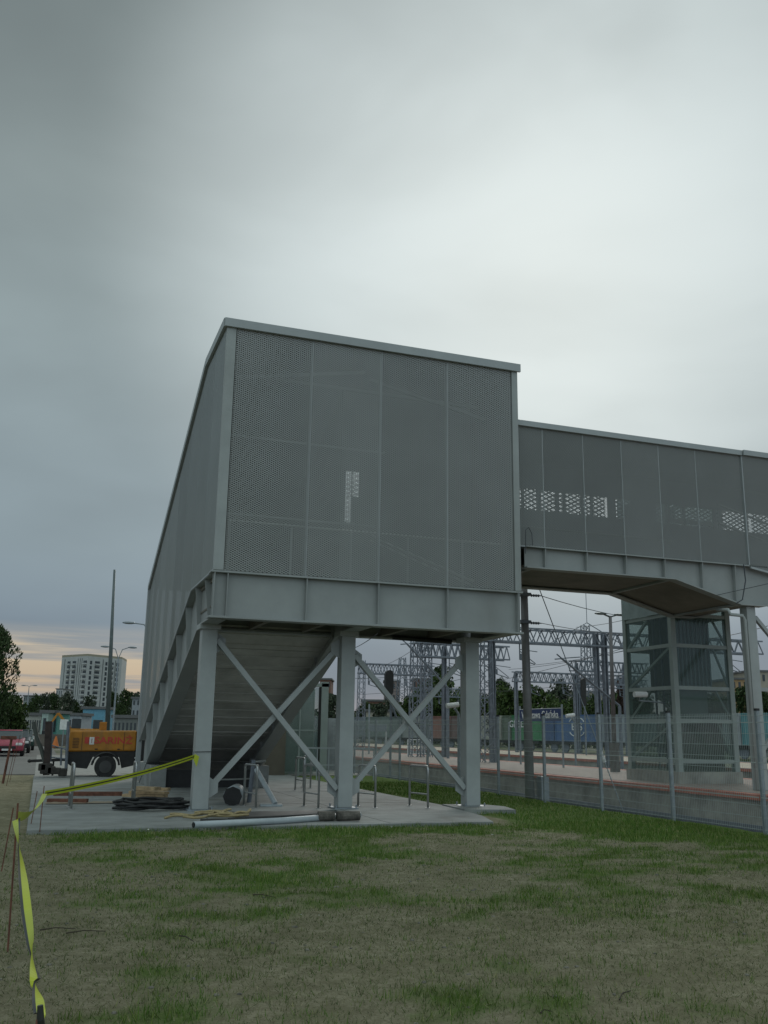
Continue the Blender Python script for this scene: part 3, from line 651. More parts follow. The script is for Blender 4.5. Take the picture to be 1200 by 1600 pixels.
FN = thing('mesh_fence', 'tall grey welded wire mesh fence along the railway, right side of the lawn', 'fence', (11.8, 13.56, 0))
fy = [3.56+2.5*k for k in range(-1, 24)]; fy = [13.5+2.52*k for k in range(-5, 22)]
for i, y in enumerate(fy):
    p = MB().box(11.77, 11.83, y-.03, y+.03, -.1, 2.06).build('fence_post', STEEL, FN)
    if 8 < y < 24: MB().box(11.765, 11.835, y-.035, y+.035, 2.06, 2.10).build('post_cap', BLK, p)
PMESH = None
for i, y in enumerate(fy[:-1]):
    mb = MB(); th_ = .0022 if y < 30 else .004
    nv = 50 if y < 38 else 25
    for k in range(nv+1):
        yy = y+.03 + (2.52-.06)*k/nv; mb.box(11.762-th_*.7, 11.762+th_*.7, yy-th_, yy+th_, .05, 2.03)
    for z in (.07, .27, .47, .67, 1.07, 1.27, 1.47, 1.67, 1.98):
        mb.box(11.755-th_, 11.755+th_, y+.03, y+2.49, z-.004, z+.004)
    for z in (.60, 1.18, 1.86): mb.box(11.735-th_, 11.735+th_, y+.03, y+2.49, z-.008, z+.008)
    mb.build('wire_panel', FWIRE, FN)

# second glazed screen / noise fence further along on the left of the tracks
SC = thing('glass_screen', 'hazy glass noise screen standing beyond the lawn near the street lift', 'screen', (10.2, 40, 0))
for k in range(7):
    MB().box(10.4, 10.43, 36+k*3, 38.9+k*3, .2, 2.2).build('glass_pane', GLS2, SC); MB().box(10.36, 10.46, 35.93+k*3, 36+k*3-.002, 0, 2.3).build('screen_post', STEEL, SC)

# white gate on the platform
p = atZ(637, 1181, .38); wg = thing('white_barrier', 'small white railing barrier standing on the near platform', 'barrier', (p.x, p.y, .38))
dv = Vector((1, -.15, 0)).normalized(); mb = MB(); Wd = 1.25; Hh = .85
P_ = lambda s_, z: Vector((p.x, p.y, .38)) + dv*s_ + Vector((0, 0, z))
for k in range(9): mb.beam(P_(Wd*k/8, .12), P_(Wd*k/8, Hh-.05), .02)
mb.build('bars', WHT, wg); MB().beam(P_(0, Hh), P_(Wd, Hh), .05).beam(P_(0, .12), P_(Wd, .12), .04).beam(P_(0, 0), P_(0, Hh), .05).beam(P_(Wd, 0), P_(Wd, Hh), .05).build('frame', WHT, wg)

# station name sign
sx = 18.94; SG = thing('station_sign', 'navy blue station name board with white lettering on two posts', 'sign', (sx, 34, .38))
yl, yr = 35.75, 32.35
MB().box(sx-.03, sx+.03, yr, yl, 2.12, 2.62).build('board', NAVY, SG)
MB().box(sx-.036, sx-.0305, yr, yl, 2.60, 2.62).build('border', WHT, SG)
text('Warszawa Gdańska', 'lettering', WHT, .40, (sx-.036, (yl+yr)/2, 2.36), SG, (0, -1, 0), sx=.93, bold=.004)
for y in (yr-.02, yl+.02): MB().tube([(sx, y, .38), (sx, y, 2.75)], .04, 8).build('post', STEEL, SG)

# ------------------------------------------------------------------ lattice structures
def zig(mb, a0, a1, b0, b1, n, r):
    a0, a1, b0, b1 = map(Vector, (a0, a1, b0, b1))
    for i in range(n):
        t0, t1, tm = i/n, (i+1)/n, (i+.5)/n
        mb.beam(a0.lerp(a1, t0), b0.lerp(b1, tm), r); mb.beam(b0.lerp(b1, tm), a0.lerp(a1, t1), r)
def truss(mb, p, q, depth, width, n, r=.05):
    p, q = Vector(p), Vector(q); d = (q-p).normalized(); s_ = d.cross(Vector((0, 0, 1))).normalized()*width/2; D = Vector((0, 0, depth))
    for s__ in (s_, -s_):
        mb.beam(p+s__, q+s__, r*1.5); mb.beam(p+s__+D, q+s__+D, r*1.5); zig(mb, p+s__, q+s__, p+s__+D, q+s__+D, n, r*.9)
    zig(mb, p+s_+D, q+s_+D, p-s_+D, q-s_+D, n, r*.7)
def lattice(mb, base, h, w0, w1, n, r=.05):
    B_ = Vector(base); c0 = [B_+Vector((sx_*w0/2, sy_*w0/2, 0)) for sx_, sy_ in ((-1, -1), (1, -1), (1, 1), (-1, 1))]
    c1 = [B_+Vector((sx_*w1/2, sy_*w1/2, h)) for sx_, sy_ in ((-1, -1), (1, -1), (1, 1), (-1, 1))]
    for k in range(4):
        mb.beam(c0[k], c1[k], r*1.4); zig(mb, c0[k], c1[k], c0[(k+1) % 4], c1[(k+1) % 4], n, r*.8)
def gantry(label, Y, xa, xb, ztop_px, zbot_px, masts, m=BLUESTEEL, n=16, base=-.45, w=.7, lat=(), r=.05):
    a = atY(xa, zbot_px[0], Y); b_ = atY(xb, zbot_px[1], Y); ta = atY(xa, ztop_px[0], Y)
    T_ = thing('catenary_gantry', label, 'gantry', (a.x, Y, base), group='overhead line gantries over the tracks')
    mb = MB(); z = (a.z+b_.z)/2; truss(mb, (a.x, Y, z), (b_.x, Y, z), ta.z-a.z, w, n, r); mb.build('truss', m, T_)
    for px in masts:
        c = atY(px, (zbot_px[0]+zbot_px[1])/2, Y); mm = MB()
        mm.box(c.x-.10, c.x-.06, Y-.12, Y+.12, base, z+.6); mm.box(c.x+.06, c.x+.10, Y-.12, Y+.12, base, z+.6); mm.box(c.x-.058, c.x+.058, Y-.015, Y+.015, base, z+.6); mm.build('mast', m, T_)
    for px in lat:
        c = atY(px, (zbot_px[0]+zbot_px[1])/2, Y); mm = MB(); lattice(mm, (c.x, Y, base), z-base+.9, .5, .38, 10, .032); mm.build('lattice_mast', m, T_)
    for k in range(4):
        x = a.x + (b_.x-a.x)*(k+.5)/4; mm = MB(); mm.tube([(x, Y, z), (x, Y, z-.75)], .03, 6)
        mm.tube([(x, Y, z-.75), (x+.75, Y, z-.95)], .025, 6); mm.tube([(x, Y, z-.3), (x+.9, Y, z-.38)], .02, 6); mm.tube([(x, Y, z-.38), (x+.8, Y, z-.92)], .02, 6)
        mm.tube([(x+.05, Y, z-.5), (x+.05, Y, z-.78)], .07, 8)
        mm.build('cantilever', DKSTEEL, T_)
    return T_
gantry('nearest blue grey lattice gantry right of the stair tower over two platforms', 38, 752, 1185, (978, 1001), (1000, 1024), (931, 944, 769), n=26, lat=(760,), r=.045)
gantry('thin far gantry with a stout left mast behind the blue station sign', 60, 803, 1000, (1048, 1058), (1063, 1073), (806, 898), n=22, w=.6, r=.05)
gantry('lattice gantry seen between the left pair of trees under the landing', 63, 561, 676, (1036, 1042), (1051, 1057), (), n=12, lat=(565, 668))
gantry('high lattice gantry seen beside the right column under the landing', 46, 646, 792, (1003, 1012), (1024, 1033), (694, 770), n=15, lat=(649, 667))
gantry('crowded far gantry with many droppers right of the street lamp', 66, 893, 1010, (1032, 1038), (1047, 1053), (901, 975), n=16, m=DKSTEEL)
gantry('second row of crowded far gantry beyond the lamp post', 84, 896, 1010, (1058, 1064), (1072, 1078), (905, 985), n=14, m=DKSTEEL)
gantry('distant gantry over the tracks beside the green container', 96, 640, 760, (1073, 1079), (1086, 1092), (660, 735), n=10, w=.8, r=.06)
# transmission pylon with side arms and antenna
bp_ = atD(919, 1120, 170); py = thing('lattice_pylon', 'tall narrow lattice pylon with a thin aerial beyond the gantries', 'pylon', (bp_.x, bp_.y, 0))
tp = atD(917, 973, 170); mb = MB(); lattice(mb, (bp_.x, bp_.y, 0), tp.z, 1.9, 1.1, 12, .10); mb.build('mast', DKSTEEL, py)
MB().beam((tp.x-8, tp.y, tp.z-4.2), (tp.x, tp.y, tp.z), .12).beam((tp.x+8, tp.y, tp.z-4.0), (tp.x, tp.y, tp.z), .12).beam((tp.x-8, tp.y, tp.z-4.2), (tp.x+8, tp.y, tp.z-4.0), .12).build('arms', DKSTEEL, py)
MB().tube([(tp.x, tp.y, tp.z), (tp.x, tp.y, tp.z+6.5)], .06, 5).build('aerial', DKSTEEL, py)
# faint second pylon left
bp_ = atD(628, 1110, 150); py = thing('lattice_pylon', 'pale spidery lattice pylon behind the crossed braces', 'pylon', (bp_.x, bp_.y, 0))
tp = atD(628, 1026, 150); mb = MB(); lattice(mb, (bp_.x, bp_.y, 0), tp.z, 2.2, .8, 9, .08); mb.beam((tp.x-3.5, tp.y, tp.z-1.3), (tp.x+3.5, tp.y, tp.z-1.3), .12); mb.beam((tp.x-3, tp.y, tp.z-3), (tp.x+3, tp.y, tp.z-3), .12); mb.build('mast', DKSTEEL, py)

# diagonal tensioning arms with fork ends
for (a, b_, Y, lb) in (((878, 1029), (968, 1103), 36, 'dark diagonal strut with forked end right of the steel pole'), ((636, 1006), (700, 1075), 44, 'dark diagonal strut with forked end between middle and right column')):
    p, q = atY(*a, Y), atY(*b_, Y); t_ = thing('signal_strut', lb, 'strut', tuple(q))
    MB().tube([p, q], .05, 6).build('arm', DKSTEEL, t_); MB().tube([p, p+Vector((-.25, 0, .18))], .03, 6).tube([p, p+Vector((-.35, 0, -.04))], .03, 6).tube([p+Vector((.1, 0, .02)), p+Vector((.9, 0, .1))], .025, 6).build('fork', DKSTEEL, t_)
    MB().tube([q, (q.x, q.y, -.45)], .07, 6).build('mast', DKSTEEL, t_)
# railway signals
def signal(px, ytop, ybot, ybase, Y, lb, halfw):
    c = atY(px, (ytop+ybot)/2, Y); h = (atY(px, ytop, Y)-atY(px, ybot, Y)).length; t_ = thing('railway_signal', lb, 'signal', (c.x, Y, -.45))
    w = halfw; prof = [(-w, -h/2+w)] + [(-w*math.cos(a), -h/2+w-w*math.sin(a)) for a in (.5, 1.1, 1.57, 2.0, 2.6)] + [(w, -h/2+w), (w, h/2-w)] + [(w*math.cos(a), h/2-w+w*math.sin(a)) for a in (.5, 1.1, 1.57, 2.0, 2.6)] + [(-w, h/2-w)]
    MB().prism([(c.x+a, c.z+b_) for a, b_ in prof], 'Y', Y-.06, Y+.12).build('signal_head', BLK, t_)
    MB().tube([(c.x+.16, Y+.2, -.45), (c.x+.16, Y+.2, c.z+h/2)], .05, 8).build('mast', DKSTEEL, t_)
    MB().tube([(c.x, Y+.05, c.z-h/2), (c.x+.35, Y+.1, c.z-h/2-.8)], .04, 6).build('stay', DKSTEEL, t_)
signal(608, 1047, 1087, 1190, 34, 'black round ended signal head seen through the left of the right bay', .16)
signal(912, 1060, 1103, 1190, 52, 'dark signal head low on a mast under the crowded gantry', .15)
# wires
def wire(pts, r, lb):
    o = MB().tube(pts, r, 5).build('overhead_wire', WIRE); return tag(o, lb, 'wire', 'overhead wires above the tracks')
def sag(a, b_, s_, n=10): a, b_ = Vector(a), Vector(b_); return [a.lerp(b_, k/n) - Vector((0, 0, s_*4*(k/n)*(1-k/n))) for k in range(n+1)]
PX, PY = 12.3, 22.85
wire(sag(atY(842, 930, PY), atY(1060, 968, 38), .25), .012, 'upper thin wire running from the steel pole toward the lift tower')
wire(sag(atY(842, 973, PY), atY(1000, 990, 38), .12), .010, 'lower thin wire running from the steel pole past the lamp head')
wire(sag(atY(900, 980, 45), atY(1120, 925, 21.0), .2), .012, 'wire rising to the right under the bridge haunch')
wire(sag(atY(825, 1040, 50), atY(1000, 1012, 40), .1), .012, 'wire rising gently right across the gap between pole and lift')
wire(sag(atY(795, 1046, 55), atY(990, 1013, 38), .15), .012, 'wire just beneath the nearest gantry')
wire(sag(atY(700, 1075, 70), atY(1000, 1005, 36), .3), .014, 'long wire crossing behind right column and steel pole')
wire(sag(atY(770, 1080, 80), atY(1000, 1048, 45), .3), .016, 'low wire crossing above the blue container')
wire(sag(atY(555, 1012, 24), atY(590, 990, 16.8), .02), .008, 'short wire end showing under the landing by the middle column')
wire(sag(atY(560, 1085, 75), atY(725, 1060, 50), .2), .014, 'low wire seen behind the crossed braces of the right bay')
wire(sag(atY(600, 1040, 60), atY(660, 1005, 45), .1), .012, 'wire climbing right behind the black signal head')
wire(sag(atY(1080, 1000, 34), atY(1210, 975, 24), .1), .012, 'wire passing right of the lift tower')
wire(sag(atY(555, 1060, 60), atY(650, 1052, 60), .1), .014, 'level wire beside the left lattice gantry')

# steel pole by the fence with stay wire and insulators
PO = thing('steel_pole', 'grey round steel pole rising between fence and bridge beside the stair tower', 'pole', (12.0, 22.2, 0))
pt = atY(817, 868, 22.3); MB().tube([(12.03, 22.25, -.3), (pt.x, 22.3, pt.z)], .125, 16, .095).build('shaft', mat('pole_paint', (.21, .205, .205), .5, .2, .15, 3), PO, smooth=True)
mb = MB()
for y_ in (872, 929, 972): 
    c = atY(818, y_, 22.2); mb.box(c.x-.16, c.x+.16, c.y-.14, c.y+.14, c.z-.04, c.z+.04)
mb.build('clamp', DKSTEEL, PO)
mb = MB()
for y_ in (930, 973):
    a, b_ = atY(822, y_, 22.2), atY(846, y_+1, 22.3); mb.tube([a, b_], .015, 6)
    for k in (.35, .5, .65, .8): mb.cyl(a.lerp(b_, k), b_-a, .04, .02, 8)
mb.build('insulator', DKSTEEL, PO)
g0, g1 = Vector(pt)+Vector((.1, -.1, -.1)), Vector((14.1, 21.1, -.4))
o = MB().tube([g0, g1], .014, 6).build('stay_wire', STEEL, PO); MB().tube([g0.lerp(g1, .75), g0.lerp(g1, .80)], .045, 8).build('stay_tensioner', WHT, PO)
MB().box(12.2, 12.42, 21.95, 22.2, -.1, .55).build('junction_box', STEEL, PO)

# twin arm street lamp on the platform
SL = thing('platform_lamp', 'slim twin headed lamp on a thick base standing on the near platform', 'lamp', (18.85, 28.7, .38))
MB().tube([(18.85, 28.7, .38), (18.85, 28.7, 1.35)], .17, 14).build('base', mat('lampbase', (.12, .115, .105), .7), SL)
MB().tube([(18.85, 28.7, 1.35), (18.9, 28.7, 5.78)], .085, 12, .055).build('pole', mat('lamppole', (.17, .16, .165), .5, .2), SL, smooth=True)
for s_ in (-1, 1):
    q = MB(); q.ball((18.9+s_*.40, 28.7, 5.84+s_*.0), .25, .12, .045, 12, 6); q.beam((18.9, 28.7, 5.74), (18.9+s_*.25, 28.7, 5.82), .05); q.build('lamp_head', mat('lamphead', (.17, .20, .20), .4, .3), SL, smooth=True)
def cctv(px, py, Y, lb, base=-.2):
    c = atY(px, py, Y); t_ = thing('security_camera', lb, 'camera', (c.x, Y, base)); MB().tube([c-Vector((.22, 0, .03)), c+Vector((.22, 0, .03))], .09, 10).build('housing', WHT, t_)
    MB().tube([c+Vector((.1, .05, -.1)), (c.x+.25, Y+.05, c.z-.3), (c.x+.25, Y+.05, base)], .05, 8).build('post', STEEL, t_)
cctv(707, 1102, 30, 'white camera on a pale post beside the right column')
cctv(891, 1118, 40, 'small pale camera just right of the station sign')
for px, py, pt_, Y, lb in ((735, 1192, 1140, 36, 'slim post hidden partly by the right column'), (795, 1185, 1128, 45, 'thin white post left of the steel pole'), (640, 1170, 1095, 50, 'slim post behind the white barrier'), (577, 1160, 1100, 52, 'thin pale post near the left of the right bay')):
    c = atY(px, py, Y); tag(MB().tube([(c.x, Y, -.45), atY(px, pt_, Y)], .05, 6).build('slim_post', STEEL), lb, 'post')
IB = atD(592, 1135, 75)
ib = thing('information_board', 'grey information board on two pale posts beyond the platforms', 'board', (IB.x, IB.y, -.4)); p, q = atD(576, 1131, 75), atD(605, 1143, 75)
MB().box(p.x, q.x, IB.y, IB.y+.06, q.z, p.z).build('panel', DKSTEEL, ib)
for x in (p.x, q.x): MB().box(x-.05, x+.05, IB.y+.07, IB.y+.15, -.4, p.z).build('post', PALE, ib)

# ------------------------------------------------------------------ container train
A0, A1 = Vector((41.6, 115.6)), Vector((54.0, 64.3)); dA = (A1-A0).normalized(); nA = Vector((dA.y, -dA.x))   # nA points towards us? fixed below
if nA.dot(-A0) < 0: nA = -nA
def on_train(px):
    d = ray(px, 1140); d2 = Vector((d.x, d.y)); den = d2.x*dA.y - d2.y*dA.x; t_ = (A0.x*dA.y - A0.y*dA.x)/den; return (d2*t_ - A0).dot(dA)
def tp_(s_, off, z): q = A0 + dA*s_ + nA*off; return Vector((q.x, q.y, z))
cdef = [(556, 582, (.13, .16, .17), '', 'slate blue'), (584, 622, (.12, .16, .14), '', 'dull grey green'), (624, 640, (.10, .13, .12), '', 'dark green grey'), (642, 686, (.22, .235, .22), 'BEK', 'pale grey lettered'), (688, 716, (.23, .095, .065), '', 'rust brown'), (718, 757, (.16, .09, .08), '', 'dull maroon'),
        (760, 797, (.30, .30, .25), 'SK\nAL', 'cream'), (799, 812, (.10, .13, .09), '', 'dark olive'), (814, 862, (.03, .20, .07), 'GREEN', 'bright green'), (864, 880, (.03, .08, .20), '', 'deep blue short'), (882, 953, (.03, .10, .25), 'ERS', 'blue with round white emblem'),
        (955, 996, (.22, .25, .28), '', 'light grey'), (998, 1050, (.14, .17, .18), '', 'blue grey'), (1052, 1106, (.10, .17, .12), '', 'dark green'), (1108, 1172, (.28, .30, .32), '', 'pale grey plain'), (1174, 1250, (.06, .22, .24), '', 'teal')]
for i, (xa, xb, c, tx, nm_) in enumerate(cdef):
    s0, s1 = on_train(xa), on_train(xb)
    if s0 > s1: s0, s1 = s1, s0
    g_ = sum(c)/3; c = tuple((q_*.82+g_*.18)*1.25 for q_ in c); mc = mat('container_'+nm_.replace(' ', '_'), c, .55, 0, .15, .8, dirt=.35)
    t_ = thing('shipping_container', nm_+' shipping container on the goods train', 'container', tuple(tp_((s0+s1)/2, 0, 1.0)), group='containers on the goods train')
    z0, z1 = .98, 3.5; nrib = max(6, int((s1-s0)/.28)); mb = MB(); top = []
    pr = []
    for k in range(nrib):
        a, b_ = s0+(s1-s0)*k/nrib, s0+(s1-s0)*(k+1)/nrib; d_ = (b_-a)/4
        pr += [(a, 1.22), (a+d_, 1.19), (a+2*d_, 1.19), (a+3*d_, 1.22)]
    pr += [(s1, 1.22), (s1, -1.22), (s0, -1.22)]
    n_ = len(pr); v = [tp_(a, o_, z0) for a, o_ in pr] + [tp_(a, o_, z1) for a, o_ in pr]
    mb.add(v, [tuple(range(n_))[::-1], tuple(range(n_, 2*n_))] + [(k, (k+1) % n_, n_+(k+1) % n_, n_+k) for k in range(n_)]); mb.build('shell', mc, t_)
    fr = MB()
    for s_ in (s0+.05, s1-.05): fr.beam(tp_(s_, 1.235, z0), tp_(s_, 1.235, z1), .1)
    for z in (z0+.06, z1-.05): fr.beam(tp_(s0+.1, 1.235, z), tp_(s1-.1, 1.235, z), .1)
    fr.build('corner_frame', mc, t_)
    if tx:
        mm = {'GREEN': WHT, 'ERS': WHT}.get(tx, BLK); mid = (s0+s1)/2 + {'GREEN': -1.2}.get(tx, 0)
        text(tx, 'lettering', mm, .95 if '\n' not in tx else .9, tp_(mid, 1.31, 2.6 if tx == 'GREEN' else 2.35), t_, (dA.x, dA.y, 0), bold=.02)
        if tx == 'ERS':
            for zo in (.75, -.65): 
                a = MB(); pts = [tp_(mid+1.0*math.cos(q_), 1.31, 2.35+(zo/abs(zo))*(.35+.55*math.sin(q_))) for q_ in np.linspace(.25, 2.89, 10)]; a.tube(pts, .05, 5); a.build('emblem', WHT, t_)
smin, smax = on_train(540), on_train(1255); smin, smax = min(smin, smax), max(smin, smax)
k = 0; s_ = smin
while s_ < smax:
    e = min(s_+13.2, smax+4); t_ = thing('flat_wagon', ['rusty flat wagon under the containers, %s' % w for w in ('far left end of the train', 'beneath the green grey boxes', 'beneath the lettered grey box', 'beneath the cream box', 'beneath the green container', 'beneath the blue container', 'behind the lift tower', 'beneath the pale grey box', 'beneath the teal box', 'near end')][min(k, 9)], 'wagon', tuple(tp_((s_+e)/2, 0, -.1)), group='flat wagons of the goods train')
    f_ = MB(); f_.beam(tp_(s_+.2, 0, .82), tp_(e-.2, 0, .82), 2.4, .26); f_.build('frame', BLK, t_)
    for c_ in (s_+1.6, s_+3.2, e-3.2, e-1.6): MB().tube([tp_(c_, 1.0, .38), tp_(c_, .85, .38)], .46, 16).build('wheel', DKSTEEL, t_)
    s_ += 13.4; k += 1
tag(MB().add([tp_(smin-60, 3, -.12), tp_(smax+40, 3, -.12), tp_(smax+40, -3, -.12), tp_(smin-60, -3, -.12)], [(0, 1, 2, 3)]).build('goods_track_ballast', BALL), kind='structure')

# ------------------------------------------------------------------ under the stair: hoops, debris
def hoop(x0, y0, x1, y1, lb, h=.86, first=None):
    t_ = thing('bicycle_hoop', lb, 'bicycle stand', (x0, y0, .03), group='stainless bicycle hoops on the slab')
    a, b_ = Vector((x0, y0, .03)), Vector((x1, y1, .03)); d = (b_-a).normalized(); pts = [a]
    for k in range(6):
        q = math.pi/2*k/5; pts.append(a + d*(.07-.07*math.cos(q)) + Vector((0, 0, h-.07+.07*math.sin(q))))
    for k in range(6):
        q = math.pi/2*k/5; pts.append(b_ - d*(.07-.07*math.sin(q)) + Vector((0, 0, h-.07+.07*math.cos(q))))
    pts.append(b_); MB().tube(pts, .024, 10).build('bent_tube', STAIN, t_, smooth=True)
    MB().tube([a+Vector((0, 0, .28)), b_+Vector((0, 0, .28))], .016, 8).build('lower_bar', STAIN, t_)
    MB().cyl(a+Vector((0, 0, .006)), (0, 0, 1), .055, .012, 14).cyl(b_+Vector((0, 0, .006)), (0, 0, 1), .055, .012, 14).build('base_flange', STAIN, t_)
hoop(.70, 20.9, .72, 20.2, 'bicycle hoop left in front of the yellow compressor'); hoop(2.02, 21.7, 2.0, 21.0, 'bicycle hoop beside the stacked boards near the stair foot')
hoop(6.66, 20.1, 6.86, 19.55, 'bicycle hoop just right of the middle column'); hoop(7.82, 20.0, 7.99, 19.35, 'bicycle hoop standing alone in the right bay')
hoop(5.50, 20.3, 5.62, 19.6, 'bicycle hoop just left of the middle column'); hoop(6.7, 25.7, 6.75, 25.0, 'farther bicycle hoop behind the middle column', 0.86); hoop(7.3, 27.1, 7.32, 26.4, 'farthest bicycle hoop near the street lift'); hoop(4.25, 20.6, 4.36, 19.9, 'bicycle hoop beside the tilted white post')
def plank(mb, x, y, z, L_, w, t_, a): 
    d = Vector((math.cos(a), math.sin(a), 0))*L_/2; mb.beam(Vector((x, y, z))-d, Vector((x, y, z))+d, w, t_)
for k, (px, py, a, z, L_, lb) in enumerate(((226, 1249, -.5, .06, 1.0, 'lowest'), (232, 1249, -.6, .11, .9, 'middle'), (235, 1248, -.42, .16, .85, 'topmost'), (228, 1251, -.75, .2, .6, 'short'))):
    p = atZ(px, py, .03); mb = MB(); plank(mb, p.x, p.y, z*1.35+.03, L_, .24, .06, a)
    tag(mb.build('board', WOOD), lb+' tan board of the little stack by the stair foot', 'board', 'tan boards stacked by the stair foot')
for i, (x0, y0, x1, y1, lb) in enumerate(((.45, 24.2, 2.0, 24.0, 'rusty brown plank lying on the slab before the compressor'), (.30, 21.9, 1.1, 21.7, 'short rusty plank near the left hoop'))):
    tag(MB().beam((x0, y0, .075), (x1, y1, .075), .2, .09).build('plank', RUST), lb, 'plank')
# torn cardboard strip
mb = MB(); xs_ = np.linspace(.25, 1.95, 30)
for a, b_ in zip(xs_[:-1], xs_[1:]):
    mb.quad((a, 21.5+.08*fbm(a, 1, 3), .045), (b_, 21.5+.08*fbm(b_, 1, 3), .045), (b_, 21.8+.14*fbm(b_, 4, 3), .06+.02*fbm(b_, 2, 5)), (a, 21.8+.14*fbm(a, 4, 3), .06+.02*fbm(a, 2, 5)))
tag(mb.build('cardboard_strip', mat('cardboard', (.27, .22, .16), .9)), 'torn brown cardboard strip lying along the slab', 'cardboard')
# coil of black hose
mb = MB(); c = Vector((2.25, 19.9, .05)); pts = []
for k in range(260):
    q = k*.16; R = .62+.10*math.sin(k*.37)+.04*math.sin(k*1.3); pts.append(c + Vector((math.cos(q)*R*1.02, math.sin(q)*R*.75, .015+.0006*k+.012*math.sin(k*.9))))
mb.tube(pts, .026, 6); tag(mb.build('hose_coil', BLK, smooth=True), 'heap of coiled black hose on the slab before the stair', 'hose')
# tan hoses
for k in range(7):
    a = Vector((2.25+.14*k, 17.75+.42*math.sin(k*2.1), .05+.012*k)); b_ = Vector((3.4+.16*(k % 3), 18.05+.45*math.cos(k*1.7)-.1, .07+.01*k)); mb = MB(); n_ = 14
    mb.tube([a.lerp(b_, t_/n_) + Vector((0, .10*math.sin(t_*.8+k), .02*abs(math.sin(t_*.5+k)))) for t_ in range(n_+1)], .022, 8)
    tag(mb.build('tan_hose', HOSE, smooth=True), ['foremost tan hose of the loose bundle on the slab', 'tan hose with a raised loop in the bundle', 'tan hose crossing the middle of the bundle', 'tan hose at the rear of the bundle', 'tan hose lying over the black pipe', 'tan hose curling at the bundle end', 'tan hose at the right of the bundle'][k], 'hose', 'tan hoses in a loose bundle')
tag(MB().tube([(3.62, 18.3, .06), (3.8, 18.1, .09), (3.82, 17.9, .16), (3.74, 17.75, .12), (3.5, 17.7, .05)], .026, 8).build('hose_end', HOSE, smooth=True), 'bent pale hose end turned up at the right of the bundle', 'hose')
# pipes
p, q = atZ(303, 1289, .1), atZ(562, 1273, .1)
t_ = thing('pale_pipe', 'long pale plastic pipe lying along the front of the slab', 'pipe', tuple(p)); MB().tube([p, p.lerp(q, .5)-Vector((0, 0, .02)), q], .055, 14).build('tube', PVC, t_, smooth=True); MB().tube([p-(q-p).normalized()*.012, p-(q-p).normalized()*.003], .044, 14).build('black_bung', BLK, t_)
tag(MB().tube([(2.75, 16.95, .06), (3.4, 16.85, .06), (4.45, 16.75, .07)], .04, 8).build('black_pipe', BLK), 'flat black pipe under the pale pipe', 'pipe')
tag(MB().tube([(3.3, 17.3, .045), (5.2, 17.9, .045), (5.9, 18.4, .045)], .03, 8).build('thin_hose', RUB), 'thin dark hose running toward the middle column', 'hose')
mb = MB()
for k in range(12):
    a, b_ = 3.4+k*.2, 3.6+k*.2; mb.quad((a, 17.9+.1*fbm(a, 3, 2), .035), (b_, 17.9+.1*fbm(b_, 3, 2), .035), (b_, 19.0+.1*fbm(b_, 7, 2), .04+.015*fbm(b_, 9, 3)), (a, 19.0+.1*fbm(a, 7, 2), .04+.015*fbm(a, 9, 3)))
tag(mb.build('dark_sheet', mat('tarpaulin', (.04, .045, .045), .6, 0, .3, 4)), 'dark plastic sheet spread on the slab behind the pale pipe', 'sheet')
for x, y, L_, lb in ((4.98, 16.85, .30, 'short grey log end under the pipe'), (5.38, 16.8, .42, 'longer grey log beside the middle column foot')):
    tag(MB().tube([(x-L_/2, y, .12), (x+L_/2, y-.02, .12)], .085, 12, .08).build('log', mat('grey_log', (.11, .10, .085), .95, 0, .4, 9, .5, 30), smooth=False), lb, 'log')
# wrapped roll with black end and tilted post
rl = thing('wrapped_roll', 'pale wrapped roll with a black round end lying under the stair', 'roll', (4.1, 20.7, .03))
p = Vector((4.0, 20.6, .22)); MB().tube([p, p+Vector((.35, 1.3, .02))], .20, 18, .17).build('wrapping', PVC, rl, smooth=True); MB().tube([p-Vector((.006, .02, 0)), p], .205, 8).build('black_end', BLK, rl)
tw = thing('tilted_post', 'white tilted post with a foot plate leaning under the stair', 'post', (4.85, 20.4, .03))
MB().tube([(4.6, 21.1, .75), (4.88, 20.35, .08)], .055, 10).build('shaft', PVC, tw); MB().prism([(4.55, 20.3), (5.0, 20.2), (5.05, 20.5), (4.6, 20.6)], 'Z', .031, .07).build('foot_plate', PVC, tw)
tr_ = thing('pipe_trestle', 'metal trestle with a level bar beside the wrapped roll', 'trestle', (4.6, 21.4, .03))
MB().tube([(4.55, 21.5, .03), (4.6, 21.4, .95)], .05, 10).build('post', DKSTEEL, tr_); MB().tube([(3.4, 21.6, .50), (4.9, 21.4, .55)], .018, 6).tube([(4.6, 21.4, .9), (4.85, 21.3, .93)], .03, 6).build('bar', STAIN, tr_)

# street side lift behind the stair
SLF = thing('street_lift', 'low glazed lift enclosure with a brown wall behind the stair', 'lift', (8.8, 34.6, 0))
MB().box(7.75, 8.5, 34.2, 36.0, 0, 3.5).build('brown_wall', mat('brown_panel', (.13, .115, .085), .6, 0, .15, 1), SLF)
mb = MB()
for x0, x1 in ((8.52, 9.0), (9.02, 9.55), (9.57, 10.0)): mb.box(x0, x1, 34.25, 34.27, .15, 3.2)
mb.build('glass_panel', GLS, SLF)
MB().box(8.98, 9.03, 34.18, 34.24, 0, 3.3).box(9.78, 10.05, 34.1, 34.3, 0, 3.4).box(8.5, 10.05, 34.1, 34.4, 3.22, 3.34).box(8.52, 9.78, 34.2, 34.24, 1.6, 1.65).build('frame', GF, SLF)
MB().box(9.70, 9.775, 34.12, 34.2, 0, 3.2).build('dark_strip', BLK, SLF)
MB().box(8.5, 10.0, 35.8, 36.0, 0, 3.2).build('rear_wall', GF, SLF)
nf = thing('noise_barrier', 'pale grey panelled noise barrier between lift and glass screen', 'barrier', (10.6, 38, 0))
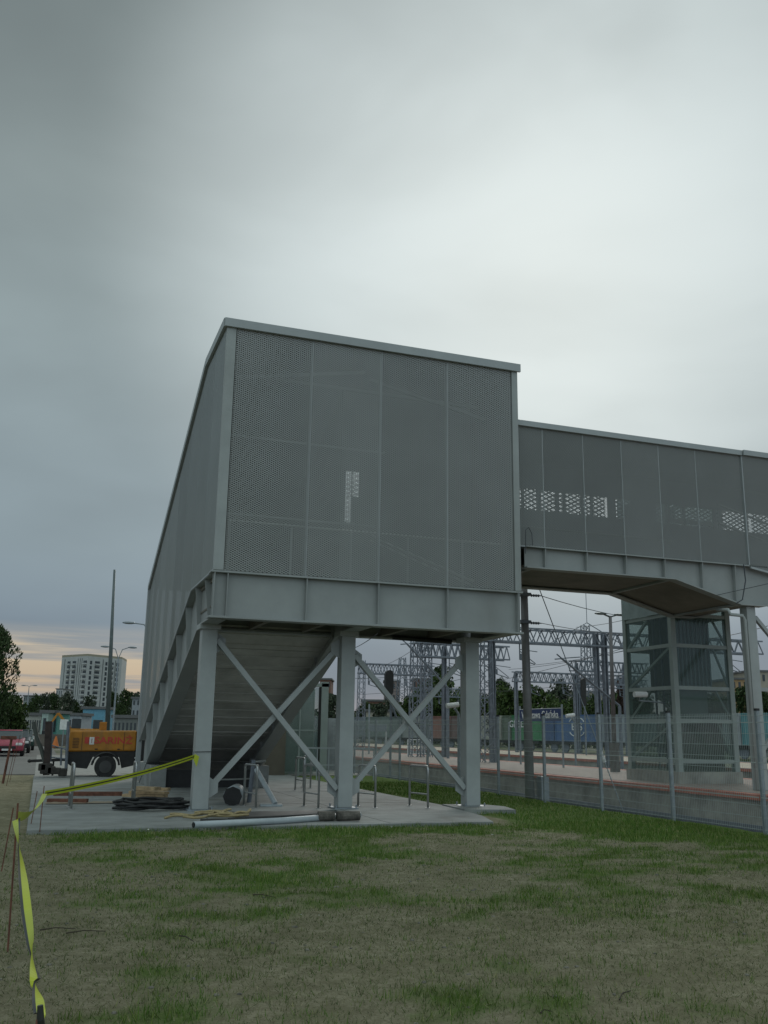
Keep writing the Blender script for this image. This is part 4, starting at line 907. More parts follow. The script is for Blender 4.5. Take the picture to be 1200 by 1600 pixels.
for k in range(2): MB().box(10.55+k*1.0, 11.5+k*1.0, 39.0+k*.1, 39.1+k*.1, 0, 2.15).build('panel', mat('barrier_panel', (.27, .29, .29), .8, 0, .1, 2), nf)
hr = thing('guard_rail', 'white railing beside the street lift', 'railing', (9.2, 32, 0)); mb = MB()
mb.beam((8.4, 31, 1.05), (10.8, 31, 1.05), .05).beam((8.4, 31, .5), (10.8, 31, .5), .03)
for k in range(7): mb.beam((8.4+k*.4, 31, 0), (8.4+k*.4, 31, 1.05), .035)
mb.build('rails', PVC, hr)

# ------------------------------------------------------------------ barrier tape and stakes
def stake(base, top, lb, r=.008):
    t_ = MB().tube([base, top], r, 6).build('steel_stake', RUST); tag(t_, lb, 'stake', 'rusty steel stakes holding the tape'); return t_
sA = (atZ(62, 1300, 0), atY(69, 1228, 16.3)); stake(*sA, 'rusty stake at the corner of the slab')
sB = (atZ(12, 1487, 0), atY(28, 1255, 7.85)); stake(*sB, 'tall rusty stake nearest the worn lawn edge', .008)
sC = (atZ(2, 1363, 0), atY(21, 1262, 11.95)); stake(*sC, 'slender rusty stake just behind the tall one', .008)
Dp = Vector((.09, 3.79, .60)); stake((.085, 3.7, 0), (.085, 3.79, .60), 'stake wrapped with tape at the bottom edge of the view', .006)
tag(MB().tube([(.10, 3.80, .56), (.095, 3.79, .60), (.09, 3.79, .645)], .016, 8, .010).build('tape_wrap', TAPEK), 'black tape wound round the stake at the bottom edge', 'tape')
stake(atZ(10, 1228, 0), atZ(10, 1228, 0)+Vector((.12, 0, 1.0)), 'grey stake beside the road on the far left'); stake(atZ(15, 1222, 0), atZ(15, 1222, 0)+Vector((.16, 0, 1.35)), 'leaning grey stake by the roadside, taller of two')
stake(atZ(48, 1290, 0), atZ(48, 1290, 0)+Vector((.05, 0, .55)), 'short thin stake at the left edge of the slab')
def tape(pts, lb, w=.075, twist=lambda t_: 0, n=60, stripe=True):
    t0 = thing('barrier_tape', lb, 'tape', tuple(pts[0]), group='yellow and black barrier tape')
    def P(t_):
        f = t_*(len(pts)-1); i = min(int(f), len(pts)-2); return Vector(pts[i]).lerp(Vector(pts[i+1]), f-i)
    A_, B_ = MB(), MB(); prev = None
    for k in range(n):
        fa_, fb_ = k/n, (k+1)/n; qs = []
        for t_ in (fa_, fb_):
            c = P(t_); d = (P(min(1, t_+.01))-P(max(0, t_-.01))).normalized(); s_ = d.cross(Vector((0, 0, 1))).normalized(); u_ = s_.cross(d); a = twist(t_)
            e = u_*math.cos(a) + s_*math.sin(a); qs.append((c, e))
        (c0_, e0), (c1_, e1) = qs
        if stripe:
            for lo, hi, M_ in ((-.5, -.12, A_), (-.12, .14, B_), (.14, .5, A_)): M_.quad(c0_+e0*w*lo, c1_+e1*w*lo, c1_+e1*w*hi, c0_+e0*w*hi)
        else:
            (A_ if stripe is False else B_).quad(c0_-e0*w/2, c1_-e1*w/2, c1_+e1*w/2, c0_+e0*w/2)
    A_.build('yellow_band', TAPE, t0)
    if B_.v: B_.build('black_band', TAPEK, t0)
    return t0
colp = Vector((2.95, 19.35, 1.07)); pa = atY(70, 1240, 16.28); pb = atY(26, 1276, 7.85)
tape(sag(pa, colp, .06, 8), 'taut yellow and black tape from slab corner stake to left column', .085, lambda t_: .15, 50)
tag(MB().tube([(2.945, 19.36, 1.07), (2.93, 19.37, 1.16), (3.3, 19.38, 1.17)], .008, 5).build('tape_knot', TAPEK), 'dark tied tape end wrapped round the left column', 'tape')
mb = MB(); c = atY(304, 1186, 19.3); mb.quad(c+Vector((0, 0, .1)), c+Vector((.09, 0, .05)), c+Vector((.05, 0, -.15)), c+Vector((-.02, 0, -.02))); tag(mb.build('tape_tail', TAPE), 'loose yellow tape tail hanging on the left column', 'tape')
tape(sag(pb, pa, .10, 8), 'yellow tape from the tall stake back to the slab corner stake', .075, lambda t_: .5+1.4*t_ - .4, 40, False)
mid = [pb + Vector((.0, 0, -.02))] + [atY(x, y, Y) for x, y, Y in ((33, 1345, 6.6), (41, 1420, 5.7), (49, 1480, 5.05), (56, 1535, 4.5), (62, 1585, 3.95), (66, 1640, 3.6))]
t0 = thing('barrier_tape', 'twisted yellow tape sagging from the tall stake toward the viewer', 'tape', tuple(pb), group='yellow and black barrier tape')
A_, B_ = MB(), MB(); n = 90
def PM(t_):
    f = t_*(len(mid)-1); i = min(int(f), len(mid)-2); return mid[i].lerp(mid[i+1], f-i)
for k in range(n):
    q = []
    for t_ in (k/n, (k+1)/n):
        c = PM(t_); d = (PM(min(1, t_+.02))-PM(max(0, t_-.02))).normalized(); vdir = (O-c).normalized(); e1_ = d.cross(Vector((0, 1, 0))).normalized(); e2_ = d.cross(e1_).normalized()
        a = 8.6*t_ + .5*math.sin(9*t_); q.append((c, e1_*math.cos(a)+e2_*math.sin(a)))
    (c0_, e0), (c1_, e1) = q; w = .060*(1-.35*k/n)
    A_.quad(c0_-e0*w/2, c1_-e1*w/2, c1_+e1*w*.22, c0_+e0*w*.22); B_.quad(c0_+e0*w*.22, c1_+e1*w*.22, c1_+e1*w/2, c0_+e0*w/2)
A_.build('yellow_band', TAPE, t0); B_.build('black_band', TAPEK, t0)

# ------------------------------------------------------------------ compressor
CX, CY = 2.12, 33.9
CP = thing('towed_compressor', 'yellow and black towed air compressor on two wheels behind the slab', 'compressor', (CX, CY, 0), rad(-4))
ya, yb = -.62, .62
MB().prism([(-1.22, .82), (-1.12, 1.50), (1.02, 1.53), (1.02, .86)], 'Y', ya, yb).build('yellow_canopy', YEL, CP, False, bevel=.05)
MB().prism([(1.022, .50), (1.022, 1.53), (1.28, 1.52), (1.34, 1.44), (1.34, .55)], 'Y', ya, yb).build('black_end', BLK, CP, False, bevel=.03)
MB().prism([(-1.2, .50), (-1.2, .819), (1.02, .855), (1.02, .40), (.6, .30), (.5, .66), (-.35, .66), (-.5, .28), (-.95, .32)], 'Y', ya+.04, yb-.04).build('chassis', BLK, CP, False)
MB().tube([(-.1, 0, 1.5), (-.1, 0, 1.52)], .05, 8).box(-.22, .02, -.12, .12, 1.52, 1.80).build('exhaust_box', YEL, CP, False, bevel=.02)
for s_ in (-1, 1):
    w_ = MB().cyl((.08, s_*.68, .35), (0, 1, 0), .35, .2, 30).build('wheel', RUB, CP, False, bevel=.03); MB().cyl((.08, s_*.785, .35), (0, 1, 0), .2, .02, 20).cyl((.08, s_*.80, .35), (0, 1, 0), .07, .04, 12).build('rim', mat('dark_rim', (.06, .06, .058), .6), w_, False)
    MB().tube([(.08+.44*math.cos(a), s_*.70, .36+.44*math.sin(a)) for a in np.linspace(.1, 3.04, 12)], .04, 6).build('mudguard', BLK, CP, False)
MB().beam((-1.2, 0, .55), (-2.3, 0, .50), .09).tube([(-1.6, .12, .5), (-1.6, .12, .03)], .03, 8).ball((-2.35, 0, .5), .07, .06, .06).build('drawbar', BLK, CP, False)
bpy.context.view_layer.update()
def ctext(s, m, size, x, z, sx, bold, nm='lettering'):
    cu = bpy.data.curves.new(nm, 'FONT'); cu.body = s; cu.size = size; cu.extrude = .004; cu.align_x = 'CENTER'; cu.align_y = 'CENTER'; cu.offset = bold
    t_ = bpy.data.objects.new(nm, cu); COL.objects.link(t_); me = bpy.data.meshes.new_from_object(t_.evaluated_get(bpy.context.evaluated_depsgraph_get())); bpy.data.objects.remove(t_)
    mw = Matrix(((sx, 0, 0, x), (0, 0, -1, ya-.006), (0, 1, 0, z), (0, 0, 0, 1))); me.transform(mw); me.materials.clear(); me.materials.append(m); ob = bpy.data.objects.new(nm, me); COL.objects.link(ob); ob.parent = CP
ctext('SARINŻ', REDP, .30, .28, 1.19, 1.22, .006)
MB().box(-.64, -.50, ya-.01, ya-.001, 1.09, 1.30).build('logo_block', REDP, CP, False); MB().box(-.49, -.34, ya-.01, ya-.001, 1.06, 1.30).build('logo_block', WHT, CP, False)
ctext('1', REDP, .2, -.415, 1.17, 1, .004, 'logo_numeral')
for x_ in (-.72, .62): MB().box(x_-.006, x_+.006, ya-.012, ya-.002, .88, 1.46).build('panel_seam', BLK, CP, False)
for k in range(7): MB().box(-1.02, -.82, ya-.012, ya-.002, .95+k*.05, .965+k*.05).build('vent_slot', BLK, CP, False)
for x_ in (-.3, .42): MB().box(x_, x_+.09, ya-.025, ya-.002, .90, .93).build('latch', BLK, CP, False)
MB().box(1.0, 1.3, ya+.02, ya+.035, .62, .66).build('rear_marking', WHT, CP, False)
# drilling rig in front of it
rg = thing('drilling_frame', 'dark rusty upright rig with two posts and a folded arm left of the compressor', 'rig', (.5, 33.0, 0))
def A(x, y): return atY(x, y, 33.0)
MB().beam((A(76, 1127).x, 33, A(76, 1127).z), (A(72, 1212).x, 33, .1), .26, .2).build('mast', mat('rig_brown', (.05, .035, .03), .8, 0, .3, 5), rg)
MB().tube([A(82, 1128), A(79, 1190)], .03, 8).build('post', DKSTEEL, rg); MB().tube([A(107, 1127), A(103, 1205)], .05, 8).build('post', DKSTEEL, rg)
MB().tube([A(53, 1128), A(57, 1150), A(65, 1172), A(70, 1192)], .075, 8, .06).build('arm', mat('rig_grey', (.07, .08, .07), .6), rg)
for p_, q_, r_ in ((A(78, 1183), A(104, 1186), .025), (A(78, 1164), A(104, 1171), .025), (A(96, 1170), A(95, 1196), .035)): MB().tube([p_, q_], r_, 6).build('crossbar', DKSTEEL, rg)
mb = MB()
for x, y, s_ in ((72, 1200, .3), (80, 1203, .22), (90, 1204, .18), (98, 1206, .22), (66, 1198, .2)):
    c = A(x, y); mb.box(c.x-s_*.6, c.x+s_*.6, 32.8, 33.2, max(.02, c.z-s_*.6), c.z+s_*.5)
mb.build('base_block', mat('rig_base', (.045, .04, .035), .8, 0, .3, 6), rg, bevel=.03)

# ------------------------------------------------------------------ street things on the left
def car(x, y, paint, lb, rz=0):
    t_ = thing('parked_car', lb, 'car', (x, y, 0), rz, 'cars parked beside the road')
    side = [(-2.0, .35), (-2.05, .62), (-1.95, .78), (-1.0, .92), (-.35, 1.40), (1.1, 1.42), (1.85, .98), (2.05, .9), (2.08, .4)]
    lo = [(-2.0, .30), (-2.06, .6), (-1.95, .80), (-1.0, .93), (1.9, .98), (2.06, .85), (2.08, .32)]
    MB().prism(lo, 'X', -.85, .85).build('body', paint, t_, False, bevel=.07)
    MB().prism([(-1.0, .93), (-.38, 1.37), (1.05, 1.38), (1.8, .97)], 'X', -.70, .70).build('glasshouse', mat('car_glass', (.05, .065, .07), .12), t_, False, bevel=.05)
    MB().prism([(-.40, 1.372), (-.30, 1.42), (1.0, 1.43), (1.1, 1.372)], 'X', -.68, .68).build('roof', paint, t_, False, bevel=.02)
    for sx_ in (-1, 1):
        MB().box(sx_*.60-.17, sx_*.60+.17, -2.075, -1.98, .60, .74).build('headlight', WHT, t_, False, bevel=.02)
        for wy in (-1.3, 1.35): MB().cyl((sx_*.78, wy, .31), (1, 0, 0), .31, .2, 20).build('wheel', RUB, t_, False)
    MB().box(-.45, .45, -2.085, -2.04, .42, .56).build('grille', BLK, t_, False)
    MB().box(-.26, .26, -2.10, -2.088, .32, .42).build('number_plate', WHT, t_, False)
    return t_
car(-1.6, 58.5, mat('car_pinkred', (.36, .06, .09), .3), 'faded red car, first in the row beside the road'); car(-1.35, 65.5, mat('car_black', (.03, .035, .04), .25), 'black car with bright headlights behind the red one'); car(-1.15, 73, mat('car_green', (.035, .07, .06), .3), 'dark green car, farthest of the parked row')
UT = thing('work_truck', 'small dark work truck with a white roof and red bumper at the left edge', 'truck', (-3.15, 50, 0))
MB().box(-.95, .7, 0, 2.0, .45, 1.15).build('body', BLK, UT, False, bevel=.06)
MB().prism([(.05, 1.15), (.25, 1.80), (1.9, 1.82), (1.95, 1.15)], 'X', -.9, .62).build('cab', mat('cab_glass', (.08, .10, .10), .15), UT, False, bevel=.05)
MB().box(-.95, .68, .15, 2.0, 1.82, 1.93).build('roof', WHT, UT, False, bevel=.03)
MB().box(-.95, .62, -.14, -.01, .52, .72).build('bumper', mat('bumper_red', (.55, .07, .03), .5), UT, False, bevel=.02)
for x in (-.8, .6): MB().cyl((x, .4, .38), (1, 0, 0), .38, .22, 20).build('wheel', RUB, UT, False)
MB().ball((.1, -.05, 1.0), .33, .15, .17, 14, 8).build('white_tank', WHT, UT, False, smooth=True)
MB().beam((.70, .1, 1.15), (.5, .3, 1.8), .05).build('pillar', WHT, UT, False)
bt = atY(12, 1150, 30); tag(MB().tube([(bt.x, 30, 0), (bt.x+.12, 30, bt.z-.05)], .035, 8).box(bt.x-.18, bt.x+.25, 29.9, 30.1, bt.z-.1, bt.z+.0).build('broken_post', RUST), 'rusty post with a crooked cap at the roadside, far left', 'post')

TP = thing('tall_mast', 'tall dark tapering steel mast left of the stair tower', 'mast', tuple(atD(168, 1150, 60)))
top_ = atD(179, 890, 60); b0 = atD(169, 1140, 60); b0 = Vector((b0.x, b0.y, -.05)); MB().tube([b0, b0.lerp(top_, .55), top_], .17, 12, .07).build('shaft', mat('mast_grey', (.12, .145, .145), .5, .2, .15, 2), TP, smooth=True); MB().box(b0.x-.3, b0.x+.3, b0.y-.3, b0.y+.3, -.05, .03).build('foot', CONC, TP)
def streetlamp(px, pybase, ptop, D, arms, lb, m_=STEEL):
    t_ = atD(px, ptop, D); r_ = thing('street_lamp', lb, 'street lamp', (t_.x, t_.y, 0)); MB().tube([(t_.x, t_.y, 0), (t_.x, t_.y, t_.z-1.0), t_], .09, 8, .045).build('pole', m_, r_)
    for (ax, ay) in arms:
        e = atD(ax, ay, D); mid_ = Vector((t_.x+(e.x-t_.x)*.35, t_.y, t_.z+(e.z-t_.z)*.8)); MB().tube([(t_.x, t_.y, t_.z-.05), mid_, e], .04, 6).build('arm', m_, r_)
        s_ = 1 if e.x > t_.x else -1; MB().ball((e.x+s_*.3, e.y, e.z), .42, .16, .09, 10, 6).build('lamp_head', m_, r_, smooth=True)
streetlamp(185, 1140, 1028, 83, ((170, 1010.5), (202, 1011.5)), 'double armed street lamp just right of the tall dark mast')
streetlamp(233, 1140, 985, 60, ((209, 973.5),), 'single armed street lamp reaching out behind the stair tower')
streetlamp(45.5, 1105, 1073, 160, ((40, 1071), (52, 1071)), 'small distant double street lamp near the left tree')

# ------------------------------------------------------------------ buildings
def tower():
    D = 480; c0 = atD(98, 1140, D); t0 = thing('apartment_tower', 'tall white apartment tower with dark balcony columns on the left horizon', 'building', (c0.x, c0.y, 0))
    a = atD(97, 1027, D); b_ = atD(137, 1025, D-12); c = atD(191, 1027, D+6); H_ = b_.z
    P2 = [Vector((a.x, a.y)), Vector((b_.x, b_.y)), Vector((c.x, c.y))]; n2 = Vector((P2[2].x-P2[1].x, P2[2].y-P2[1].y)); back = [P2[2]+Vector((4, 20)), P2[0]+Vector((4, 20))]
    MB().prism([tuple(p) for p in (P2+back)], 'Z', -1, H_).build('walls', PALE, t0)
    MB().prism([tuple(p+Vector((0, 1.5))) for p in P2]+[tuple(p) for p in back], 'Z', H_+.003, H_+1.2).build('roof', mat('roofcap', (.3, .27, .2), .8), t0)
    def face(A_, B_, cols, stripes):
        d = (B_-A_); L_ = d.length; d.normalize(); nn = Vector((d.y, -d.x)); 
        if nn.dot(A_) > 0: nn = -nn
        for (u0_, u1_) in cols:
            for f_ in range(13):
                z0 = 2.2 + f_*(H_-3.6)/13; w_ = MB(); p0_ = A_+d*L_*u0_+nn*.05; p1_ = A_+d*L_*u1_+nn*.05; q0_, q1_ = p0_-nn*.4, p1_-nn*.4
                w_.prism([tuple(p0_), tuple(p1_), tuple(q1_), tuple(q0_)], 'Z', z0, z0+1.75); w_.build('window', DKWIN, t0)
                if u1_-u0_ > .09:
                    s_ = MB(); s_.prism([tuple(p0_+nn*.9), tuple(p1_+nn*.9), tuple(p1_+nn*.01), tuple(p0_+nn*.01)], 'Z', z0-.25, z0+.65 if f_ % 2 else z0+.5); s_.build('balcony', PALE, t0)
        for u_ in stripes:
            w_ = MB(); p0_ = A_+d*L_*u_+nn*.06; p1_ = p0_+d*.55; w_.prism([tuple(p0_), tuple(p1_), tuple(p1_-nn*.3), tuple(p0_-nn*.3)], 'Z', 1.5, H_-1); w_.build('dark_stripe', mat('grey_stripe', (.16, .17, .17), .8), t0)  # plain dark grey vertical bands on the facade
    face(P2[0], P2[1], ((.24, .36), (.44, .58), (.86, .99)), (.12, .64, .72, .79))
    face(P2[1], P2[2], ((.08, .14), (.22, .36), (.52, .58), (.66, .76), (.84, .92)), (.44, .80))
tower()
def block(x0, x1, yt, D, m_, lb, floors=4, cols=6, depth=12, name='building', cat='building', win=True, yb=None, roofm=None):
    a, b_ = atD(x0, yt, D), atD(x1, yt, D); h = (a.z+b_.z)/2; zb = -.5 if yb is None else atD(x0, yb, D).z
    t0 = thing(name, lb, cat, (a.x, a.y, 0)); d = Vector((b_.x-a.x, b_.y-a.y)); L_ = d.length; d.normalize(); nn = Vector((-d.y, d.x)); A_ = Vector((a.x, a.y)); B_ = Vector((b_.x, b_.y))
    MB().prism([tuple(A_), tuple(B_), tuple(B_+nn*depth), tuple(A_+nn*depth)], 'Z', zb, h).build('wall', m_, t0)
    MB().prism([tuple(A_-nn*.3-d*.3), tuple(B_-nn*.3+d*.3), tuple(B_+nn*depth+d*.3), tuple(A_+nn*depth-d*.3)], 'Z', h+.003, h+.4).build('roof', roofm or mat('roof_grey', (.13, .13, .13), .9), t0)
    if win:
        for f_ in range(floors):
            for c_ in range(cols):
                u = (c_+.28)/cols*L_; v_ = (c_+.72)/cols*L_; z0 = zb + (h-zb)*(f_+.38)/floors; p0_, p1_ = A_+d*u-nn*.04, A_+d*v_-nn*.04
                MB().prism([tuple(p0_), tuple(p1_), tuple(p1_+nn*.2), tuple(p0_+nn*.2)], 'Z', z0, z0+(h-zb)/floors*.45).build('window', DKWIN, t0)
    return t0
block(37, 60, 1088, 330, mat('far_grey', (.24, .26, .25), .9), 'long pale grey block behind trees near the left tree', 5, 8)
block(88, 98, 1077, 420, PALE, 'small pale block just left of the apartment tower', 4, 3)
block(60, 96, 1090, 360, BEIGE, 'low beige block between trees left of the tower', 4, 8)
block(176, 188, 1099, 250, mat('conc_grey', (.25, .26, .25), .9), 'narrow grey block right of the tall mast', 5, 2)
block(207, 232, 1092, 200, mat('grey_wall', (.26, .28, .30), .9), 'grey block showing beside the stair tower foot', 4, 4)
block(40, 65, 1118, 130, mat('kiosk_cream', (.36, .36, .32), .8), 'cream market building with dark openings behind the parked cars', 1, 7, 6)
block(66, 76, 1114, 126, mat('kiosk_mint', (.33, .42, .38), .7), 'mint white kiosk beside the teal roofed one', 1, 1, 5)
block(76, 91, 1115, 128, mat('kiosk_teal', (.08, .25, .22), .7), 'teal market kiosk with two dark openings', 1, 2, 5)
block(92, 128, 1118, 140, mat('kiosk_pale', (.33, .36, .39), .7), 'pale blue grey market hall', 1, 5, 5)
block(130, 164, 1108, 150, mat('blue_sheet', (.12, .30, .40), .6), 'blue sheeted market hall under the apartment tower', 1, 3, 5, win=False)
block(178, 215, 1122, 120, mat('frame_grey', (.17, .18, .17), .8), 'grey half built low structure right of the mast', 1, 6, 5)
block(645, 682, 1062, 260, BRICK, 'brown brick block behind the lattice masts', 5, 6)
block(600, 625, 1065, 300, mat('pinkish', (.22, .18, .17), .9), 'dull pink block left of the pale pylon', 5, 4)
block(500, 517, 1062, 240, BRICK, 'narrow dark block left of the middle column', 5, 3)
block(572, 612, 1112, 160, BEIGE, 'low beige shed behind the containers', 1, 4)
block(566, 602, 1096, 190, BRICK, 'reddish roofed low house left of the signal', 2, 4)
block(872, 945, 1082, 210, BEIGE, 'long beige block behind the blue container', 3, 12)
block(1142, 1168, 1062, 190, mat('ochre', (.36, .24, .13), .9), 'ochre apartment block right of the lift tower', 5, 3)
block(1170, 1215, 1050, 200, BEIGE, 'tan block at the right edge behind the braces', 5, 5)
block(955, 1000, 1088, 220, BRICK, 'dark brick block left of the lift tower', 3, 6)
# yellow and orange plant of the building site
for px, py, w_, h_, m_, lb in ((100, 1132, .62, .8, WHT, 'white board standing on the verge beyond the rig'), (89, 1137, .9, .9, mat('orange', (.6, .16, .02), .5), 'orange barrier cone on the verge')):
    c = atD(px, py, 75); t_ = thing('site_board', lb, 'board' if 'board' in lb else 'cone', (c.x, c.y, 0)); 
    if 'board' in lb: MB().box(c.x-w_/2, c.x+w_/2, c.y, c.y+.06, c.z-h_/2, c.z+h_/2).build('panel', m_, t_); MB().box(c.x-.04, c.x+.04, c.y+.065, c.y+.12, 0, c.z).build('post', STEEL, t_)
    else: MB().tube([(c.x, c.y, 0), (c.x, c.y, .9)], .3, 12, .05).build('cone_body', m_, t_); MB().box(c.x-.35, c.x+.35, c.y-.35, c.y+.35, -.02, .04).build('foot', BLK, t_)
c = atD(125, 1130, 95); ex = thing('site_excavator', 'small yellow excavator working beyond the compressor', 'excavator', (c.x, c.y, 0)); x, y = c.x, c.y
MB().box(x-1.2, x+1.2, y-.6, y+.6, 0, .6).build('tracks', BLK, ex, bevel=.1); MB().box(x-.9, x+1.2, y-.7, y+.7, .62, 1.5).build('body', YEL, ex, bevel=.08); MB().box(x-.8, x+.1, y-.5, y+.5, 1.5, 2.5).build('cab', DKWIN, ex, bevel=.05)
MB().beam((x-.7, y, 1.3), (x-2.2, y, 3.0), .25).beam((x-2.2, y, 3.0), (x-3.3, y, 1.2), .2).build('boom', YEL, ex); MB().box(x-3.6, x-3.0, y-.35, y+.35, .7, 1.3).build('bucket', BLK, ex, bevel=.08)
c = atD(150, 1133, 95); x, y = c.x, c.y; lo_ = thing('site_loader', 'yellow wheel loader beyond the compressor exhaust', 'loader', (x, y, 0))
MB().box(x-1.2, x+1.0, y-.6, y+.6, .6, 1.5).build('body', YEL, lo_, bevel=.08); MB().box(x-.3, x+.6, y-.5, y+.5, 1.5, 2.4).build('cab', DKWIN, lo_, bevel=.05); MB().box(x+.9, x+1.7, y-.8, y+.8, .2, .9).build('bucket', BLK, lo_, bevel=.08)
for wx in (x-.8, x+.6): MB().cyl((wx, y-.65, .55), (0, 1, 0), .55, .35, 18).build('wheel', RUB, lo_)
tag(MB().box(-14, -1.6+8, 88, 88.1, 0, 1.0).build('site_hoarding', mat('hoarding', (.14, .12, .10), .9, 0, .3, 1.5)), 'low dull hoarding across the site behind the cars', 'hoarding')

# ------------------------------------------------------------------ trees
def leafmat(name, c, c2):
    m = bpy.data.materials.new(name); m.use_nodes = True; t = m.node_tree; b = t.nodes['Principled BSDF']; g = t.nodes.new('ShaderNodeNewGeometry')
    r = ramp(t, [(0, c), (1, c2)]); t.links.new(g.outputs['Random Per Island'], r.inputs[0]); t.links.new(r.outputs[0], b.inputs['Base Color']); b.inputs['Roughness'].default_value = .75; b.inputs['Specular IOR Level'].default_value = .2; return m
LF1 = leafmat('leaves_dark', (.018, .035, .012), (.055, .085, .028)); LF2 = leafmat('leaves_mid', (.03, .055, .015), (.075, .11, .03)); LF3 = leafmat('leaves_grey', (.03, .045, .03), (.075, .09, .055)); LF4 = leafmat('leaves_copper', (.03, .02, .018), (.075, .045, .035))
BARK = mat('bark', (.07, .055, .04), .95, 0, .3, 6)
def crown_mesh(name, m, nleaf, nbl, seed, leaf, shape=(1, 1, 1), zlo=.25, tall=1.0):
    rr_ = random.Random(seed); mb = MB(); bl = []
    for _ in range(nbl):
        a = rr_.uniform(0, math.tau); z = rr_.uniform(zlo, .92); env = math.sqrt(max(.05, 1-((z-.5)/.52)**2)); R = rr_.uniform(.15, .8)*env*.42; bl.append((math.cos(a)*R, math.sin(a)*R, z, rr_.uniform(.10, .17)))
    for _ in range(nleaf):
        c = rr_.choice(bl); v = Vector((rr_.gauss(0, 1), rr_.gauss(0, 1), rr_.gauss(0, 1))); v.normalize(); v *= c[3]*rr_.uniform(.45, 1.05)**.5
        p = Vector((c[0], c[1], c[2])) + Vector((v.x, v.y, v.z*.85)); n_ = Vector((rr_.gauss(0, 1), rr_.gauss(0, 1), rr_.gauss(0, 1)+.5)).normalized(); u_ = n_.orthogonal().normalized(); w_ = n_.cross(u_); s_ = leaf*rr_.uniform(.6, 1.3)
        mb.quad(p-u_*s_, p+w_*s_*.55, p+u_*s_, p-w_*s_*.55)
    return mb, bl
def maketree(nleaf, nbl, seed, leaf, m, zlo=.25):
    t_ = thing('tree', '', 'tree'); mb, bl = crown_mesh('crown', m, nleaf, nbl, seed, leaf, zlo=zlo); mb.build('crown', m, t_, False)
    tr_ = MB().tube([(0, 0, -.02), (.01, 0, .2), (0, .01, .6), (.01, .02, .85)], .022, 8, .006)
    for c in bl[:9]: tr_.tube([(.005, .005, max(.15, c[2]-.22)), (c[0]*.6, c[1]*.6, c[2]-.05), (c[0], c[1], c[2])], .008, 5, .002)
    tr_.build('trunk', BARK, t_, False); return t_
protos = {'a': maketree(16000, 60, 1, .016, LF1, .14), 'b': maketree(3600, 40, 2, .034, LF2, .08), 'c': maketree(3600, 40, 3, .034, LF1, .08), 'd': maketree(3200, 36, 4, .036, LF3, .08), 'e': maketree(3200, 36, 5, .036, LF4, .10)}
used = set()
def tree(k, px, ptop, D, wpx, lb, base=-.3):
    if D > 100: wpx *= 1.35
    t_ = atD(px, ptop, D); h = t_.z-base; wm = wpx/F*D; s_ = (wm/.95, wm/.95, h/1.0); loc = (t_.x, t_.y, base); pr_ = protos[k]
    if k in used: o = dup(pr_, loc, random.uniform(0, 6.28), lb, s_)
    else: used.add(k); o = pr_; o.location = loc; o.scale = s_; o['label'] = lb
    o['group'] = 'trees round the station'; return o
tree('a', -12, 962, 58, 108, 'big dark leafy tree cut by the left edge of the view', 0)
tree('b', 22, 1083, 62, 66, 'broad green bush below the big left tree', -.5); tree('c', 2, 1090, 66, 60, 'dark bush at the left edge beneath the big tree', -.5)
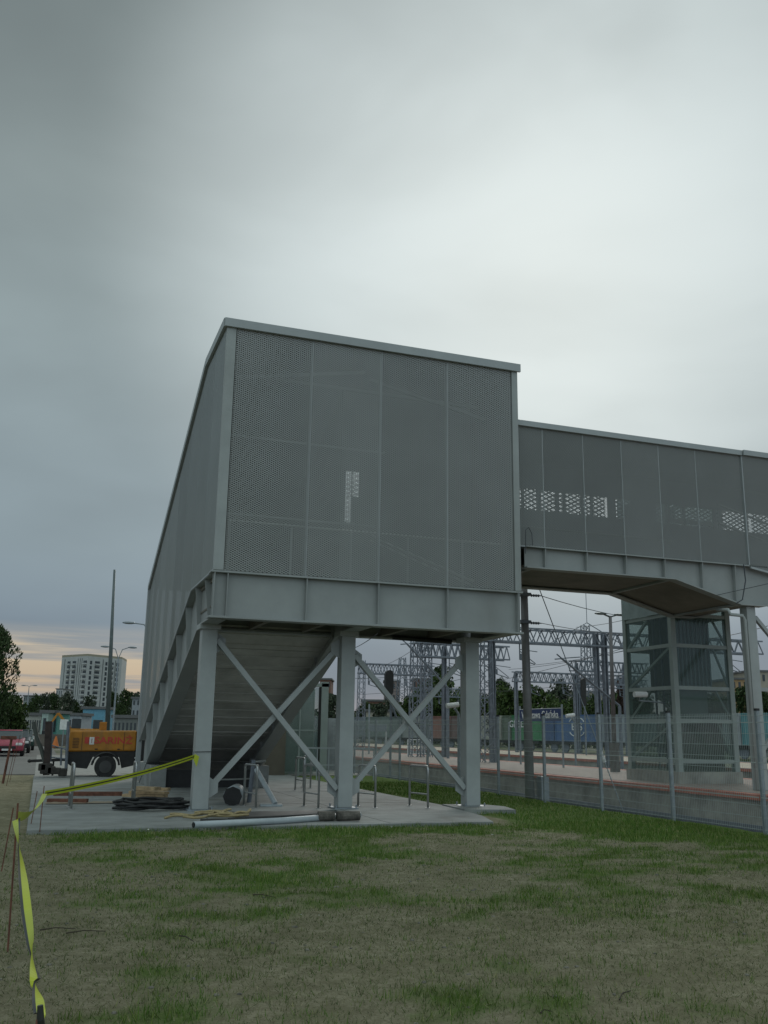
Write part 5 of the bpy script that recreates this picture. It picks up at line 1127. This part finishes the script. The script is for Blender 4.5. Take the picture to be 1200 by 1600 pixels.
for i, (k, px, pt_, D, w_, lb) in enumerate((('c', 56, 1086, 230, 26, 'dark tree left of the small street lamp'), ('d', 72, 1084, 240, 24, 'greyish tree before the low beige block'), ('c', 88, 1083, 235, 22, 'dark tree between beige block and white tower'), ('d', 108, 1082, 225, 26, 'grey green tree at the tower foot, left part'), ('c', 122, 1096, 230, 18, 'low dark tree before the tower balconies'),
    ('d', 140, 1088, 228, 26, 'grey green tree at the middle of the tower foot'), ('c', 177, 1080, 240, 24, 'dark tree just right of the tall mast'), ('c', 200, 1079, 250, 34, 'broad dark tree filling the gap before the stair tower'), ('d', 218, 1083, 240, 28, 'greyish tree touching the stair tower edge'), ('c', 190, 1100, 180, 22, 'low dark bush right of the tower foot'),
    ('b', 682, 1056, 150, 62, 'bright green tree behind the right column braces'), ('c', 690, 1040, 170, 44, 'tall dark tree left of the right column'), ('b', 640, 1088, 150, 52, 'green bush at the crossing of the braces'), ('c', 575, 1098, 165, 46, 'low green hedge tree behind the middle column'), ('d', 610, 1092, 170, 40, 'greyish tree beneath the black signal head'),
    ('b', 800, 1076, 130, 70, 'mid green tree left of the steel pole'), ('b', 838, 1072, 125, 60, 'mid green tree right of the steel pole'), ('c', 790, 1062, 180, 40, 'dark tree top behind the stout mast'), ('d', 872, 1064, 200, 46, 'round dark tree above the beige block'), ('b', 868, 1098, 120, 50, 'low green tree above the blue container'), ('b', 898, 1090, 125, 44, 'green tree in front of the beige block'),
    ('e', 978, 1058, 120, 44, 'copper leaved tree left of the lift tower'), ('c', 960, 1080, 150, 38, 'dark tree behind the platform lamp'), ('c', 1060, 1078, 140, 70, 'dark tree seen through the lift tower glass'), ('b', 1100, 1085, 130, 60, 'green tree behind the lift car'), ('c', 1160, 1072, 120, 44, 'dark tree between lift tower and bridge column'), ('c', 1195, 1078, 115, 44, 'dark tree at the right edge behind the braces'), ('d', 765, 1085, 150, 40, 'greyish tree behind the right column'),
    ('b', 720, 1078, 140, 50, 'green tree just left of the right column'), ('b', 760, 1088, 135, 44, 'low green tree just right of the right column'), ('d', 592, 1100, 150, 40, 'greyish low tree left of the brace crossing'), ('b', 660, 1076, 145, 44, 'green tree between the lattice masts'), ('c', 815, 1085, 140, 50, 'dark low tree behind the steel pole'), ('b', 942, 1094, 130, 40, 'low green tree behind the tall gantry masts'), ('d', 1008, 1084, 150, 50, 'greyish tree behind the left edge of the lift tower'), ('b', 1130, 1090, 125, 44, 'low green tree right behind the lift tower'),
    ('d', 520, 1086, 160, 40, 'greyish tree behind the middle column'), ('c', 925, 1088, 160, 36, 'dark tree between gantry masts'))):
    tree(k, px, pt_, D, w_, lb)
# hazy belt of woodland closing the horizon behind everything
mb = MB(); rr_ = random.Random(11)
for _ in range(26000):
    px = rr_.uniform(-60, 1260); D = rr_.uniform(300, 420); c = atD(px, 1140, D); zt = (7.5+2.5*noise.noise(Vector((px*.02, 0, 0)))+2.0*noise.noise(Vector((px*.09, 3, 0))))*rr_.random()**.6
    p = Vector((c.x, c.y, zt)); n_ = Vector((rr_.gauss(0, 1), rr_.gauss(0, 1), rr_.gauss(0, 1))).normalized(); u_ = n_.orthogonal().normalized(); w_ = n_.cross(u_); s_ = rr_.uniform(.6, 1.4)
    mb.quad(p-u_*s_, p+w_*s_*.7, p+u_*s_, p-w_*s_*.7)
tag(mb.build('woodland', LF3), 'far belt of dull green woodland along the horizon', 'woodland', kind='stuff')
